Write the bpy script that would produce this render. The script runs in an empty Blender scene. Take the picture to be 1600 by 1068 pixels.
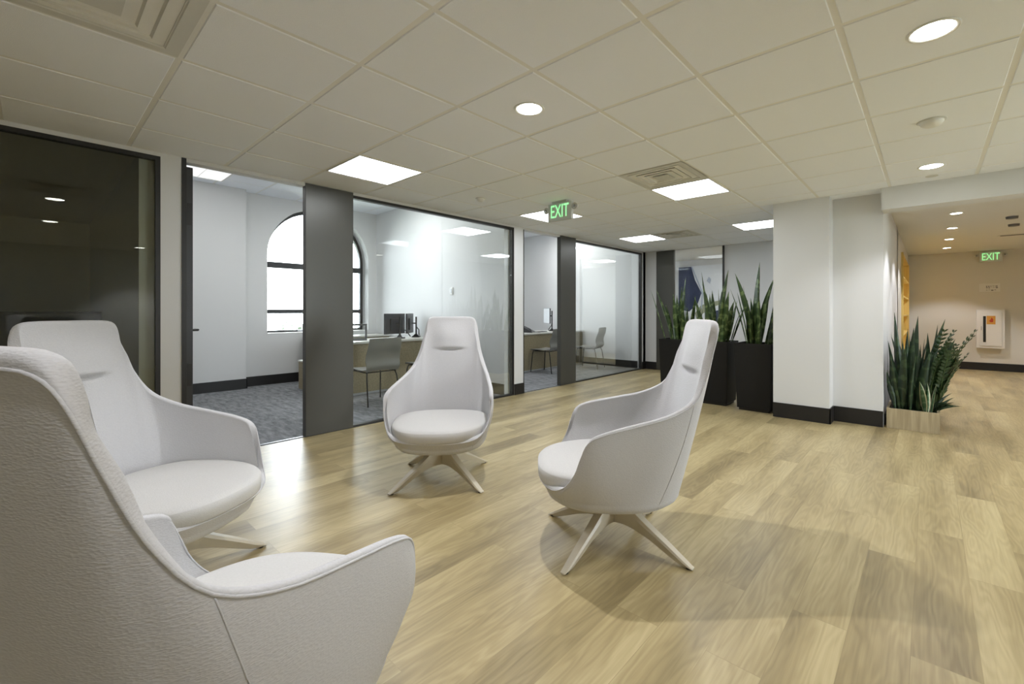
import bpy, bmesh, math, random
import numpy as np
from mathutils import Vector, Matrix
PI = math.pi
SC = bpy.context.scene
COL = SC.collection

# ------------------------------------------------------------------ camera
F_PX, CX, HY = 696.6, 835.9, 485.7
EYE = 1.206
YAW = math.radians(41.514)           # the view is turned from +Y towards -X
cd = bpy.data.cameras.new('camera'); cam = bpy.data.objects.new('camera', cd); COL.objects.link(cam)
cam.location = (0, 0, EYE); cam.rotation_euler = (PI/2, 0, YAW)
cd.sensor_width = 36.0; cd.sensor_fit = 'HORIZONTAL'; cd.lens = F_PX*36.0/1600.0
cd.shift_x = -(CX-800)/1600.0; cd.shift_y = -(534-HY)/1600.0
cd.clip_start = 0.02; cd.clip_end = 500
SC.camera = cam

# ------------------------------------------------------------------ world, exposure
w = bpy.data.worlds.new('sky'); SC.world = w; w.use_nodes = True
bg = w.node_tree.nodes['Background']
bg.inputs[0].default_value = (0.89, 0.94, 1.0, 1); bg.inputs[1].default_value = 8.0
SC.view_settings.view_transform = 'Standard'; SC.view_settings.look = 'None'
SC.view_settings.gamma = 1; SC.view_settings.use_curve_mapping = False
SC.view_settings.exposure = 1.03
SC.cycles.use_denoising = True
SC.cycles.max_bounces = 12; SC.cycles.diffuse_bounces = 8; SC.cycles.glossy_bounces = 4
SC.cycles.transparent_max_bounces = 12
SC.cycles.caustics_reflective = False; SC.cycles.caustics_refractive = False
SC.cycles.sample_clamp_indirect = 12.0
TROFFER = 7.0        # radiance of the lay-in panel diffusers
DOWN = 52.0          # watts of one downlight
OFFICE = 10.0

H = 2.4315           # lobby ceiling
HO = 3.10            # office ceiling
GX, GY, GP = -0.294, 1.087, 0.61   # ceiling grid origin and pitch
WL = -4.47           # plane of the office fronts
YB = 8.55            # back wall of the lobby

# ------------------------------------------------------------------ materials
def nodes(name):
    m = bpy.data.materials.new(name); m.use_nodes = True
    nt = m.node_tree; b = nt.nodes['Principled BSDF']
    return m, nt, b
def N(nt, t, **kw):
    n = nt.nodes.new(t)
    for k, v in kw.items():
        if k.startswith('i_'): n.inputs[int(k[2:])].default_value = v
        else: setattr(n, k, v)
    return n
def plain(name, col, rough=0.5, metal=0.0, bump=0.0, bscale=200.0, var=0.0, spec=0.5):
    m, nt, b = nodes(name)
    b.inputs['Base Color'].default_value = (*col, 1); b.inputs['Roughness'].default_value = rough
    b.inputs['Metallic'].default_value = metal; b.inputs['Specular IOR Level'].default_value = spec
    tc = N(nt, 'ShaderNodeTexCoord')
    if bump or var:
        no = N(nt, 'ShaderNodeTexNoise'); no.inputs['Scale'].default_value = bscale; no.inputs['Detail'].default_value = 3
        nt.links.new(tc.outputs['Object'], no.inputs['Vector'])
        if bump:
            bp = N(nt, 'ShaderNodeBump'); bp.inputs['Strength'].default_value = bump; bp.inputs['Distance'].default_value = 0.002
            nt.links.new(no.outputs[0], bp.inputs['Height']); nt.links.new(bp.outputs[0], b.inputs['Normal'])
        if var:
            cr = N(nt, 'ShaderNodeMix', data_type='RGBA')
            cr.inputs[6].default_value = (*[c*(1-var) for c in col], 1); cr.inputs[7].default_value = (*[min(1, c*(1+var)) for c in col], 1)
            nt.links.new(no.outputs[0], cr.inputs[0]); nt.links.new(cr.outputs[2], b.inputs['Base Color'])
    return m
def emit(name, col, s):
    m, nt, b = nodes(name)
    b.inputs['Base Color'].default_value = (0.8, 0.8, 0.8, 1)
    b.inputs['Emission Color'].default_value = (*col, 1); b.inputs['Emission Strength'].default_value = s
    return m
def glass(name, tint, rmul=1.0):
    m, nt, b = nodes(name); nt.nodes.remove(b)
    out = nt.nodes['Material Output']
    tr = N(nt, 'ShaderNodeBsdfTransparent'); tr.inputs[0].default_value = (*tint, 1)
    gl = N(nt, 'ShaderNodeBsdfGlossy'); gl.inputs['Roughness'].default_value = 0.0
    gl.inputs[0].default_value = (0.95, 0.97, 0.97, 1)
    fr = N(nt, 'ShaderNodeFresnel'); fr.inputs[0].default_value = 1.5
    mu = N(nt, 'ShaderNodeMath', operation='MULTIPLY'); mu.inputs[1].default_value = rmul
    mx = N(nt, 'ShaderNodeMixShader')
    nt.links.new(fr.outputs[0], mu.inputs[0]); nt.links.new(mu.outputs[0], mx.inputs[0])
    nt.links.new(tr.outputs[0], mx.inputs[1]); nt.links.new(gl.outputs[0], mx.inputs[2])
    nt.links.new(mx.outputs[0], out.inputs[0])
    return m
def fabric(name, col, scale=260.0, strength=0.5, dist=0.0012):
    m, nt, b = nodes(name)
    b.inputs['Roughness'].default_value = 0.9; b.inputs['Specular IOR Level'].default_value = 0.15
    b.inputs['Sheen Weight'].default_value = 0.15; b.inputs['Sheen Roughness'].default_value = 0.5
    tc = N(nt, 'ShaderNodeTexCoord'); mp = N(nt, 'ShaderNodeMapping')
    mp.inputs['Scale'].default_value = (0.55, 0.55, 1.3)
    nt.links.new(tc.outputs['Object'], mp.inputs[0])
    vo = N(nt, 'ShaderNodeTexVoronoi'); vo.inputs['Scale'].default_value = scale
    no = N(nt, 'ShaderNodeTexNoise'); no.inputs['Scale'].default_value = scale*0.7; no.inputs['Detail'].default_value = 2
    nt.links.new(mp.outputs[0], vo.inputs['Vector']); nt.links.new(mp.outputs[0], no.inputs['Vector'])
    ad = N(nt, 'ShaderNodeMath', operation='ADD'); nt.links.new(vo.outputs[0], ad.inputs[0]); nt.links.new(no.outputs[0], ad.inputs[1])
    bp = N(nt, 'ShaderNodeBump'); bp.inputs['Strength'].default_value = strength; bp.inputs['Distance'].default_value = dist
    nt.links.new(ad.outputs[0], bp.inputs['Height']); nt.links.new(bp.outputs[0], b.inputs['Normal'])
    cr = N(nt, 'ShaderNodeMix', data_type='RGBA'); cr.inputs[6].default_value = (*[c*0.93 for c in col], 1); cr.inputs[7].default_value = (*[c*1.05 for c in col], 1)
    nt.links.new(no.outputs[0], cr.inputs[0]); nt.links.new(cr.outputs[2], b.inputs['Base Color'])
    return m
def wood_planks():
    m, nt, b = nodes('oak_planks')
    L = nt.links.new
    tc = N(nt, 'ShaderNodeTexCoord'); mp = N(nt, 'ShaderNodeMapping')
    mp.inputs['Rotation'].default_value = (0, 0, PI/2); mp.inputs['Location'].default_value = (0.37, 0.05, 0)
    L(tc.outputs['Object'], mp.inputs[0])
    br = N(nt, 'ShaderNodeTexBrick'); br.offset = 0.37; br.offset_frequency = 2
    br.inputs['Color1'].default_value = (0, 0, 0, 1); br.inputs['Color2'].default_value = (1, 1, 1, 1); br.inputs['Mortar'].default_value = (0.3, 0.3, 0.3, 1)
    br.inputs['Scale'].default_value = 1.0; br.inputs['Mortar Size'].default_value = 0.0010; br.inputs['Mortar Smooth'].default_value = 0.3
    br.inputs['Brick Width'].default_value = 1.22; br.inputs['Row Height'].default_value = 0.182
    L(mp.outputs[0], br.inputs['Vector'])
    # every plank its own place in the grain
    sep = N(nt, 'ShaderNodeSeparateColor'); L(br.outputs['Color'], sep.inputs[0])
    mul = N(nt, 'ShaderNodeMath', operation='MULTIPLY'); mul.inputs[1].default_value = 37.0; L(sep.outputs[0], mul.inputs[0])
    cmb = N(nt, 'ShaderNodeCombineXYZ'); L(mul.outputs[0], cmb.inputs[0]); L(mul.outputs[0], cmb.inputs[2])
    add = N(nt, 'ShaderNodeVectorMath', operation='ADD'); L(mp.outputs[0], add.inputs[0]); L(cmb.outputs[0], add.inputs[1])
    st = N(nt, 'ShaderNodeMapping'); st.inputs['Scale'].default_value = (0.9, 6.0, 1.0); L(add.outputs[0], st.inputs[0])
    # cathedral rings: contour bands of a stretched noise field
    n1 = N(nt, 'ShaderNodeTexNoise'); n1.inputs['Scale'].default_value = 1.5; n1.inputs['Detail'].default_value = 2.5; n1.inputs['Roughness'].default_value = 0.45
    L(st.outputs[0], n1.inputs['Vector'])
    m1 = N(nt, 'ShaderNodeMath', operation='MULTIPLY'); m1.inputs[1].default_value = 75.0; L(n1.outputs[0], m1.inputs[0])
    si = N(nt, 'ShaderNodeMath', operation='SINE'); L(m1.outputs[0], si.inputs[0])
    s2 = N(nt, 'ShaderNodeMapping'); s2.inputs['Scale'].default_value = (2.0, 70.0, 1.0); L(add.outputs[0], s2.inputs[0])
    n2 = N(nt, 'ShaderNodeTexNoise'); n2.inputs['Scale'].default_value = 1.6; n2.inputs['Detail'].default_value = 4; L(s2.outputs[0], n2.inputs['Vector'])
    s3 = N(nt, 'ShaderNodeMapping'); s3.inputs['Scale'].default_value = (0.7, 4.5, 1.0); L(add.outputs[0], s3.inputs[0])
    n3 = N(nt, 'ShaderNodeTexNoise'); n3.inputs['Scale'].default_value = 1.1; n3.inputs['Detail'].default_value = 3; L(s3.outputs[0], n3.inputs['Vector'])
    # value = plank tone + blotch + rings + fibres
    def mad(src, k, off):
        q = N(nt, 'ShaderNodeMath', operation='MULTIPLY_ADD'); q.inputs[1].default_value = k; q.inputs[2].default_value = off; L(src, q.inputs[0]); return q.outputs[0]
    def ad2(a, c):
        q = N(nt, 'ShaderNodeMath', operation='ADD'); L(a, q.inputs[0]); L(c, q.inputs[1]); return q.outputs[0]
    v = ad2(ad2(mad(sep.outputs[0], 0.26, -0.13), mad(n3.outputs[0], 1.15, -0.575)), ad2(mad(si.outputs[0], 0.06, 0.5), mad(n2.outputs[0], 0.34, -0.17)))
    cr = N(nt, 'ShaderNodeValToRGB'); e = cr.color_ramp.elements
    e[0].position = 0.12; e[0].color = (0.205, 0.158, 0.078, 1); e[1].position = 0.88; e[1].color = (0.520, 0.435, 0.240, 1)
    k = e.new(0.5); k.color = (0.365, 0.290, 0.148, 1)
    L(v, cr.inputs[0])
    dk = N(nt, 'ShaderNodeMix', data_type='RGBA', blend_type='MULTIPLY'); dk.inputs[7].default_value = (0.85, 0.82, 0.80, 1)
    L(br.outputs['Fac'], dk.inputs[0]); L(cr.outputs[0], dk.inputs[6]); L(dk.outputs[2], b.inputs['Base Color'])
    bp = N(nt, 'ShaderNodeBump'); bp.inputs['Strength'].default_value = 0.35; bp.inputs['Distance'].default_value = 0.001
    L(n2.outputs[0], bp.inputs['Height']); L(bp.outputs[0], b.inputs['Normal'])
    b.inputs['Roughness'].default_value = 0.34; b.inputs['Specular IOR Level'].default_value = 0.5
    return m
def laminate(name, c1, c2, axis=2, rough=0.5):
    m, nt, b = nodes(name); L = nt.links.new
    tc = N(nt, 'ShaderNodeTexCoord'); mp = N(nt, 'ShaderNodeMapping')
    s = [26, 26, 26]; s[axis] = 1.5; mp.inputs['Scale'].default_value = s
    L(tc.outputs['Object'], mp.inputs[0])
    no = N(nt, 'ShaderNodeTexNoise'); no.inputs['Scale'].default_value = 1.6; no.inputs['Detail'].default_value = 5; L(mp.outputs[0], no.inputs['Vector'])
    mx = N(nt, 'ShaderNodeValToRGB'); mx.color_ramp.elements[0].position = 0.3; mx.color_ramp.elements[1].position = 0.7
    mx.color_ramp.elements[0].color = (*c1, 1); mx.color_ramp.elements[1].color = (*c2, 1)
    L(no.outputs[0], mx.inputs[0]); L(mx.outputs[0], b.inputs['Base Color']); b.inputs['Roughness'].default_value = rough
    return m
def carpet():
    m, nt, b = nodes('office_carpet'); L = nt.links.new
    tc = N(nt, 'ShaderNodeTexCoord'); mp = N(nt, 'ShaderNodeMapping'); mp.inputs['Scale'].default_value = (2.2, 7, 1); L(tc.outputs['Object'], mp.inputs[0])
    a = N(nt, 'ShaderNodeTexNoise'); a.inputs['Scale'].default_value = 2.5; a.inputs['Detail'].default_value = 6; a.inputs['Roughness'].default_value = 0.7; L(mp.outputs[0], a.inputs['Vector'])
    c = N(nt, 'ShaderNodeTexNoise'); c.inputs['Scale'].default_value = 260; L(tc.outputs['Object'], c.inputs['Vector'])
    cr = N(nt, 'ShaderNodeValToRGB'); cr.color_ramp.elements[0].position = 0.36; cr.color_ramp.elements[1].position = 0.64
    cr.color_ramp.elements[0].color = (0.125, 0.13, 0.14, 1); cr.color_ramp.elements[1].color = (0.30, 0.305, 0.32, 1)
    L(a.outputs[0], cr.inputs[0]); L(cr.outputs[0], b.inputs['Base Color']); b.inputs['Roughness'].default_value = 0.95
    bp = N(nt, 'ShaderNodeBump'); bp.inputs['Strength'].default_value = 0.8; bp.inputs['Distance'].default_value = 0.004
    L(c.outputs[0], bp.inputs['Height']); L(bp.outputs[0], b.inputs['Normal'])
    return m
def leafmat(name, dark, light, edge=None, band=30.0):
    m, nt, b = nodes(name); L = nt.links.new
    uv = N(nt, 'ShaderNodeUVMap'); sp = N(nt, 'ShaderNodeSeparateXYZ'); L(uv.outputs[0], sp.inputs[0])
    no = N(nt, 'ShaderNodeTexNoise'); no.inputs['Scale'].default_value = 14; no.inputs['Detail'].default_value = 3
    tc = N(nt, 'ShaderNodeTexCoord'); L(tc.outputs['Object'], no.inputs['Vector'])
    q = N(nt, 'ShaderNodeMath', operation='MULTIPLY_ADD'); q.inputs[1].default_value = band; L(sp.outputs[1], q.inputs[0])
    q2 = N(nt, 'ShaderNodeMath', operation='MULTIPLY'); q2.inputs[1].default_value = 9.0; L(no.outputs[0], q2.inputs[0]); L(q2.outputs[0], q.inputs[2])
    s = N(nt, 'ShaderNodeMath', operation='SINE'); L(q.outputs[0], s.inputs[0])
    cr = N(nt, 'ShaderNodeValToRGB'); cr.color_ramp.elements[0].position = 0.3; cr.color_ramp.elements[1].position = 0.95
    cr.color_ramp.elements[0].color = (*dark, 1); cr.color_ramp.elements[1].color = (*light, 1); L(s.outputs[0], cr.inputs[0])
    src = cr.outputs[0]
    if edge:
        a = N(nt, 'ShaderNodeMath', operation='SUBTRACT'); a.inputs[1].default_value = 0.5; L(sp.outputs[0], a.inputs[0])
        ab = N(nt, 'ShaderNodeMath', operation='ABSOLUTE'); L(a.outputs[0], ab.inputs[0])
        gt = N(nt, 'ShaderNodeMath', operation='GREATER_THAN'); gt.inputs[1].default_value = 0.30; L(ab.outputs[0], gt.inputs[0])
        mx = N(nt, 'ShaderNodeMix', data_type='RGBA'); mx.inputs[7].default_value = (*edge, 1); L(gt.outputs[0], mx.inputs[0]); L(src, mx.inputs[6]); src = mx.outputs[2]
    L(src, b.inputs['Base Color']); b.inputs['Roughness'].default_value = 0.42
    return m

M = dict(
    wall=plain('wall_paint', (0.68, 0.685, 0.69), 0.7, bump=0.15, bscale=350),
    wall_warm=plain('corridor_paint', (0.66, 0.64, 0.59), 0.7, bump=0.15, bscale=350),
    wall_gloss=plain('white_wall_panel', (0.80, 0.81, 0.82), 0.6, spec=0.15),
    tile=plain('ceiling_tile', (0.87, 0.90, 0.96), 0.9, bump=0.5, bscale=420),
    grid=plain('ceiling_grid', (0.80, 0.80, 0.78), 0.5),
    gyp=plain('ceiling_paint', (0.70, 0.69, 0.65), 0.85),
    base=plain('black_baseboard', (0.012, 0.011, 0.011), 0.45),
    bronze=plain('dark_bronze_panel', (0.075, 0.073, 0.064), 0.38, metal=0.35),
    black=plain('black_metal', (0.018, 0.017, 0.016), 0.4),
    darkmetal=plain('dark_grey_metal', (0.05, 0.05, 0.052), 0.35, metal=0.4),
    lock=plain('lock_plate_grey', (0.16, 0.16, 0.165), 0.35, metal=0.7),
    glass=glass('clear_glass', (0.98, 0.99, 0.985), 0.32),
    glass_dark=glass('grey_glass', (0.90, 0.91, 0.86), 1.0),
    wglass=glass('window_glass', (0.96, 0.98, 0.98), 1.0),
    floor=wood_planks(), carpet=carpet(),
    fab=fabric('pale_wool', (0.55, 0.55, 0.56)),
    fabseat=fabric('pale_wool_cushion', (0.57, 0.565, 0.55), 330, 0.3),
    leg=plain('champagne_base', (0.56, 0.51, 0.40), 0.35, var=0.03, bscale=40),
    rubber=plain('black_rubber', (0.02, 0.02, 0.02), 0.6),
    pot=plain('matte_black_planter', (0.009, 0.0085, 0.008), 0.6, bump=0.1, bscale=300, spec=0.3),
    soil=plain('dark_soil', (0.03, 0.025, 0.02), 0.95, bump=1.0, bscale=60),
    pebble=plain('grey_pebbles', (0.10, 0.10, 0.105), 0.8, var=0.5, bscale=60),
    leaf=leafmat('snake_leaf', (0.045, 0.085, 0.025), (0.16, 0.23, 0.085)),
    leafd=leafmat('snake_leaf_dark', (0.016, 0.036, 0.015), (0.045, 0.082, 0.034)),
    leafv=leafmat('variegated_leaf', (0.05, 0.12, 0.05), (0.13, 0.22, 0.12), edge=(0.55, 0.55, 0.35)),
    zz=plain('zz_leaf', (0.018, 0.045, 0.014), 0.3, var=0.3, bscale=20),
    stem=plain('green_stem', (0.06, 0.10, 0.03), 0.5),
    boxwood=laminate('planter_oak_veneer', (0.31, 0.25, 0.15), (0.47, 0.39, 0.25)),
    desk=laminate('desk_oak_laminate', (0.24, 0.20, 0.12), (0.34, 0.285, 0.18), axis=0),
    desktop=plain('pale_worktop', (0.62, 0.61, 0.56), 0.3),
    poly=plain('grey_plastic_shell', (0.20, 0.20, 0.185), 0.45),
    wire=plain('black_chair_leg', (0.015, 0.015, 0.015), 0.35),
    screen=plain('monitor_back', (0.035, 0.035, 0.038), 0.4),
    silver=plain('silver_plastic', (0.45, 0.46, 0.47), 0.35, metal=0.3),
    white=plain('white_plastic', (0.76, 0.76, 0.74), 0.4),
    offwhite=plain('grille_white', (0.64, 0.64, 0.61), 0.45),
    duct=plain('grille_throat', (0.10, 0.10, 0.10), 0.8),
    cabinet=plain('white_cabinet_enamel', (0.74, 0.73, 0.70), 0.4),
    yellow=laminate('lit_oak_shelf', (0.62, 0.46, 0.14), (0.75, 0.58, 0.21)),
    orange=plain('orange_label', (0.62, 0.30, 0.05), 0.5),
    red=plain('red_mark', (0.45, 0.05, 0.02), 0.5),
    panel=emit('panel_light', (0.90, 0.945, 1.0), TROFFER),
    opanel=emit('office_panel_light', (1.0, 1.0, 0.99), OFFICE),
    dpanel=emit('dim_panel_light', (1, 1, 1), 0.35),
    bulb=emit('downlight_lens', (1.0, 0.97, 0.90), 14.0),
    warm=emit('shelf_strip_light', (1.0, 0.82, 0.45), 4.0),
    green=emit('exit_green', (0.15, 0.80, 0.25), 0.62),
    exitback=plain('exit_face', (0.62, 0.64, 0.62), 0.3),
    acryl=plain('exit_housing', (0.50, 0.50, 0.49), 0.4),
    lens=plain('lamp_head_lens', (0.25, 0.24, 0.25), 0.15),
    canvas=plain('art_white', (0.74, 0.77, 0.82), 0.6, var=0.06, bscale=4),
    navy=plain('art_navy', (0.028, 0.040, 0.095), 0.6, var=0.35, bscale=9),
    olive=plain('art_olive', (0.30, 0.32, 0.22), 0.6, var=0.3, bscale=12),
    sky_art=plain('art_grey_blue', (0.42, 0.48, 0.58), 0.6, var=0.15, bscale=12),
    ground=plain('pale_ground', (0.30, 0.32, 0.26), 0.9, var=0.3, bscale=0.2),
    tree=plain('tree_leaves', (0.17, 0.20, 0.15), 0.7, var=0.4, bscale=3),
    bark=plain('bark', (0.14, 0.11, 0.09), 0.9),
    dim=plain('dim_room_wall', (0.62, 0.63, 0.58), 0.75),
    dimceil=plain('dim_room_ceiling', (0.60, 0.59, 0.52), 0.85),
)

# ------------------------------------------------------------------ mesh helpers
def B(): return bmesh.new()
def box(bm, x0, x1, y0, y1, z0, z1, bev=0.0, mi=0):
    x0, x1 = sorted((x0, x1)); y0, y1 = sorted((y0, y1)); z0, z1 = sorted((z0, z1))
    v = [bm.verts.new(p) for p in ((x0,y0,z0),(x1,y0,z0),(x1,y1,z0),(x0,y1,z0),(x0,y0,z1),(x1,y0,z1),(x1,y1,z1),(x0,y1,z1))]
    fs = [bm.faces.new([v[i] for i in q]) for q in ((0,3,2,1),(4,5,6,7),(0,1,5,4),(1,2,6,5),(2,3,7,6),(3,0,4,7))]
    for f in fs: f.material_index = mi
    if bev:
        es = list({e for f in fs for e in f.edges})
        r = bmesh.ops.bevel(bm, geom=es, offset=bev, segments=2, profile=0.7, affect='EDGES')
        for f in r['faces']: f.material_index = mi
    return fs
def tube(bm, pts, r, seg=8, closed=False, cap=True, mi=0):
    pts = [Vector(p) for p in pts]; n = len(pts); rings = []
    up = Vector((0, 0, 1))
    for i, p in enumerate(pts):
        a = pts[(i-1) % n] if (closed or i > 0) else p
        c = pts[(i+1) % n] if (closed or i < n-1) else p
        t = (c-a).normalized()
        ref = up if abs(t.z) < 0.95 else Vector((1, 0, 0))
        s = t.cross(ref).normalized(); u = s.cross(t).normalized()
        rr = r[i] if isinstance(r, (list, tuple)) else r
        rings.append([bm.verts.new(p + (s*math.cos(2*PI*k/seg) + u*math.sin(2*PI*k/seg))*rr) for k in range(seg)])
    m = n if closed else n-1
    for i in range(m):
        A, C = rings[i], rings[(i+1) % n]
        best = 0
        if closed and i == n-1:
            best = min(range(seg), key=lambda q: (A[0].co-C[q].co).length)
        for k in range(seg):
            f = bm.faces.new((A[k], A[(k+1) % seg], C[(k+1+best) % seg], C[(k+best) % seg])); f.material_index = mi
    if cap and not closed:
        bm.faces.new(rings[0][::-1]); bm.faces.new(rings[-1])
def lathe(bm, prof, seg=32, c=(0, 0, 0), mi=0, axis='z'):
    rings = []
    for r, z in prof:
        ring = []
        for k in range(seg):
            a = 2*PI*k/seg
            p = (r*math.cos(a), r*math.sin(a), z)
            if axis == 'y': p = (p[0], p[2], p[1])
            if axis == 'x': p = (p[2], p[0], p[1])
            ring.append(bm.verts.new((p[0]+c[0], p[1]+c[1], p[2]+c[2])))
        rings.append(ring)
    for a, b_ in zip(rings, rings[1:]):
        for k in range(seg):
            f = bm.faces.new((a[k], a[(k+1) % seg], b_[(k+1) % seg], b_[k])); f.material_index = mi
    if prof[0][0] > 1e-6: bm.faces.new(rings[0][::-1]).material_index = mi
    if prof[-1][0] > 1e-6: bm.faces.new(rings[-1]).material_index = mi
def prism(bm, poly, axis, a0, a1, mi=0):
    """poly in the two other axes (in xyz order), extruded along axis from a0 to a1"""
    def mk(p, a):
        q = list(p); q.insert(axis, a); return bm.verts.new(q)
    A = [mk(p, a0) for p in poly]; C = [mk(p, a1) for p in poly]; n = len(poly)
    bm.faces.new(A).material_index = mi; bm.faces.new(C[::-1]).material_index = mi
    for i in range(n): bm.faces.new((A[i], C[i], C[(i+1) % n], A[(i+1) % n])).material_index = mi
def mk(name, bm, mats, parent=None, smooth=False, loc=None, angle=None, weld=True):
    if weld: bmesh.ops.recalc_face_normals(bm, faces=bm.faces)
    me = bpy.data.meshes.new(name); bm.to_mesh(me); bm.free()
    if not isinstance(mats, (list, tuple)): mats = [mats]
    for m in mats: me.materials.append(m)
    if smooth:
        me.polygons.foreach_set('use_smooth', [True]*len(me.polygons))
        if angle: 
            try: me.set_sharp_from_angle(angle=math.radians(angle))
            except Exception: pass
    o = bpy.data.objects.new(name, me); COL.objects.link(o)
    if parent: o.parent = parent
    if loc: o.location = loc
    return o
def tag(o, label, cat, group=None, kind=None):
    o['label'] = label; o['category'] = cat
    if group: o['group'] = group
    if kind: o['kind'] = kind
    return o
def thing(name, label, cat, loc=(0, 0, 0), rz=0.0, group=None, kind=None):
    o = bpy.data.objects.new(name, None); COL.objects.link(o); o.location = loc; o.rotation_euler = (0, 0, rz)
    o.empty_display_size = 0.1
    return tag(o, label, cat, group, kind)
def struct(name, bm, mats, label, cat, **k):
    return tag(mk(name, bm, mats, **k), label, cat, kind='structure')
def copy_tree(o, parent=None):
    c = o.copy(); COL.objects.link(c)
    if parent: c.parent = parent
    for ch in [x for x in o.children]: copy_tree(ch, c)
    return c
def text_mesh(name, s, size, mat, parent, loc, rot, extrude=0.002, align='CENTER'):
    cu = bpy.data.curves.new(name, 'FONT'); cu.body = s; cu.size = size; cu.extrude = extrude
    cu.align_x = align; cu.align_y = 'CENTER'; cu.offset = 0.0
    t = bpy.data.objects.new(name+'_tmp', cu); COL.objects.link(t)
    dg = bpy.context.evaluated_depsgraph_get(); dg.update()
    me = bpy.data.meshes.new_from_object(t.evaluated_get(dg)); bpy.data.objects.remove(t, do_unlink=True)
    me.materials.clear(); me.materials.append(mat)
    o = bpy.data.objects.new(name, me); COL.objects.link(o); o.parent = parent; o.location = loc; o.rotation_euler = rot
    return o

# ------------------------------------------------------------------ floors
bm = B(); box(bm, WL, 3.2, -3.5, 12.95, -0.06, 0)
struct('floor', bm, M['floor'], 'light oak plank floor running through lobby and corridor', 'floor')
bm = B(); box(bm, -8.5, WL, 0.75, YB, -0.06, 0.0)
struct('floor', bm, M['carpet'], 'mottled grey carpet in the glass fronted offices', 'floor')
bm = B(); box(bm, -8.9, WL, -3.5, 0.75, -0.06, 0)
struct('floor', bm, M['carpet'], 'dark carpet in the unlit room behind the left glass', 'floor')
bm = B(); box(bm, -7.0, -0.9, 8.75, 12.0, -0.06, -0.001); box(bm, -4.47, -.9, 8.55, 8.75, -0.06, -0.001)
struct('floor', bm, M['carpet'], 'carpet in the room behind the snake plants', 'floor')

# ------------------------------------------------------------------ ceilings
def tiles(name, x0, x1, y0, y1, z, skip, label, mats, ox=GX, oy=GY):
    bm = B(); g = 0.0125
    box(bm, x0, x1, y0, y1, z+0.004, z+0.05, mi=1)
    i0 = math.floor((x0-ox)/GP); i1 = math.ceil((x1-ox)/GP); j0 = math.floor((y0-oy)/GP); j1 = math.ceil((y1-oy)/GP)
    for i in range(i0, i1):
        for j in range(j0, j1):
            if (i, j) in skip: continue
            a, b_ = max(x0+0.012, ox+i*GP+g), min(x1-0.012, ox+(i+1)*GP-g)
            c, d = max(y0+0.012, oy+j*GP+g), min(y1-0.012, oy+(j+1)*GP-g)
            if b_-a > 0.02 and d-c > 0.02:
                q = 0.004
                v = [bm.verts.new(p) for p in ((a,c,z+.004),(b_,c,z+.004),(b_,d,z+.004),(a,d,z+.004),(a+q,c+q,z),(b_-q,c+q,z),(b_-q,d-q,z),(a+q,d-q,z))]
                for f in ((7,6,5,4),(0,1,5,4),(1,2,6,5),(2,3,7,6),(3,0,4,7)): bm.faces.new([v[k] for k in f])
    o = struct(name, bm, mats, label, 'ceiling', weld=False)
    return o
def cell(i, j, oy=GY): return (GX+(i+.5)*GP, oy+(j+.5)*GP)
TROFF = [(-6, 1), (-3, 5), (-6, 5), (-6, 9), (-3, 9), (3, -5), (3, 3)]
VENTS = [(-3, 4), (-5, 9), (-4, -2)]
tiles('ceiling', WL, 3.2, -3.5, 5.63, H, set(TROFF+VENTS), 'white square acoustic tile ceiling over the lounge chairs', [M['tile'], M['grid']])
tiles('ceiling', WL, -0.36, 5.63, YB, H, set(TROFF+VENTS), 'white acoustic tile ceiling over the black planters', [M['tile'], M['grid']])
bm = B(); box(bm, -0.36, 3.2, 5.83, 12.9, H, H+0.05)
struct('ceiling', bm, M['gyp'], 'smooth plaster corridor ceiling with small downlights', 'ceiling')
OT = [(-10, 0), (-10, 2), (-9, 7), (-12, 7), (-12, 3)]
tiles('ceiling', -8.5, -4.57, 0.75, 4.6, HO, set(), 'bright tiled ceiling inside the first glass office', [M['tile'], M['grid']], oy=1.087+0.1)
tiles('ceiling', -8.5, -4.57, 4.72, YB, HO, set(), 'bright tiled ceiling inside the second glass office', [M['tile'], M['grid']])
bm = B(); box(bm, -8.9, WL-0.1, -3.5, 0.65, H, H+0.05)
struct('ceiling', bm, M['dimceil'], 'ceiling of the unlit room behind the left glass', 'ceiling')
bm = B(); box(bm, -7.0, -0.9, 8.65, 12.0, H+.05, H+0.1)
struct('ceiling', bm, M['gyp'], 'ceiling of the room behind the snake plants', 'ceiling')

# ------------------------------------------------------------------ lobby left side: office fronts on the plane x = WL
T = 0.10
bm = B()
box(bm, WL-T, WL, -3.5, YB, H-0.027, HO+0.05)               # header above all openings
box(bm, WL-T, WL, 0.665, 0.795, 0, H-0.027)
box(bm, WL-T, WL, 4.60, 4.79, 0, H-0.027)
box(bm, WL-T, WL, 8.40, YB, 0, H-0.027)
struct('wall_left', bm, M['wall'], 'off-white wall piers and header between the office glass fronts', 'wall')
bm = B(); box(bm, WL, WL+0.012, 4.60, 4.79, 0, 0.155, 0.002); box(bm, WL-T, WL+0.012, 4.79, 4.802, 0, 0.155, 0.002)
struct('baseboard_left', bm, M['base'], 'black baseboard on the pier between the two glass offices', 'baseboard')
bm = B(); box(bm, WL, WL+0.012, 8.40, YB, 0, 0.155, 0.002)
struct('baseboard_left', bm, M['base'], 'black baseboard beside the far end of the glass front', 'baseboard')
bm = B(); box(bm, WL, WL+0.012, 0.665, 0.795, 0, 0.155, 0.002)
struct('baseboard_left', bm, M['base'], 'black baseboard on the pier beside the dark glass', 'baseboard')

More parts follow.
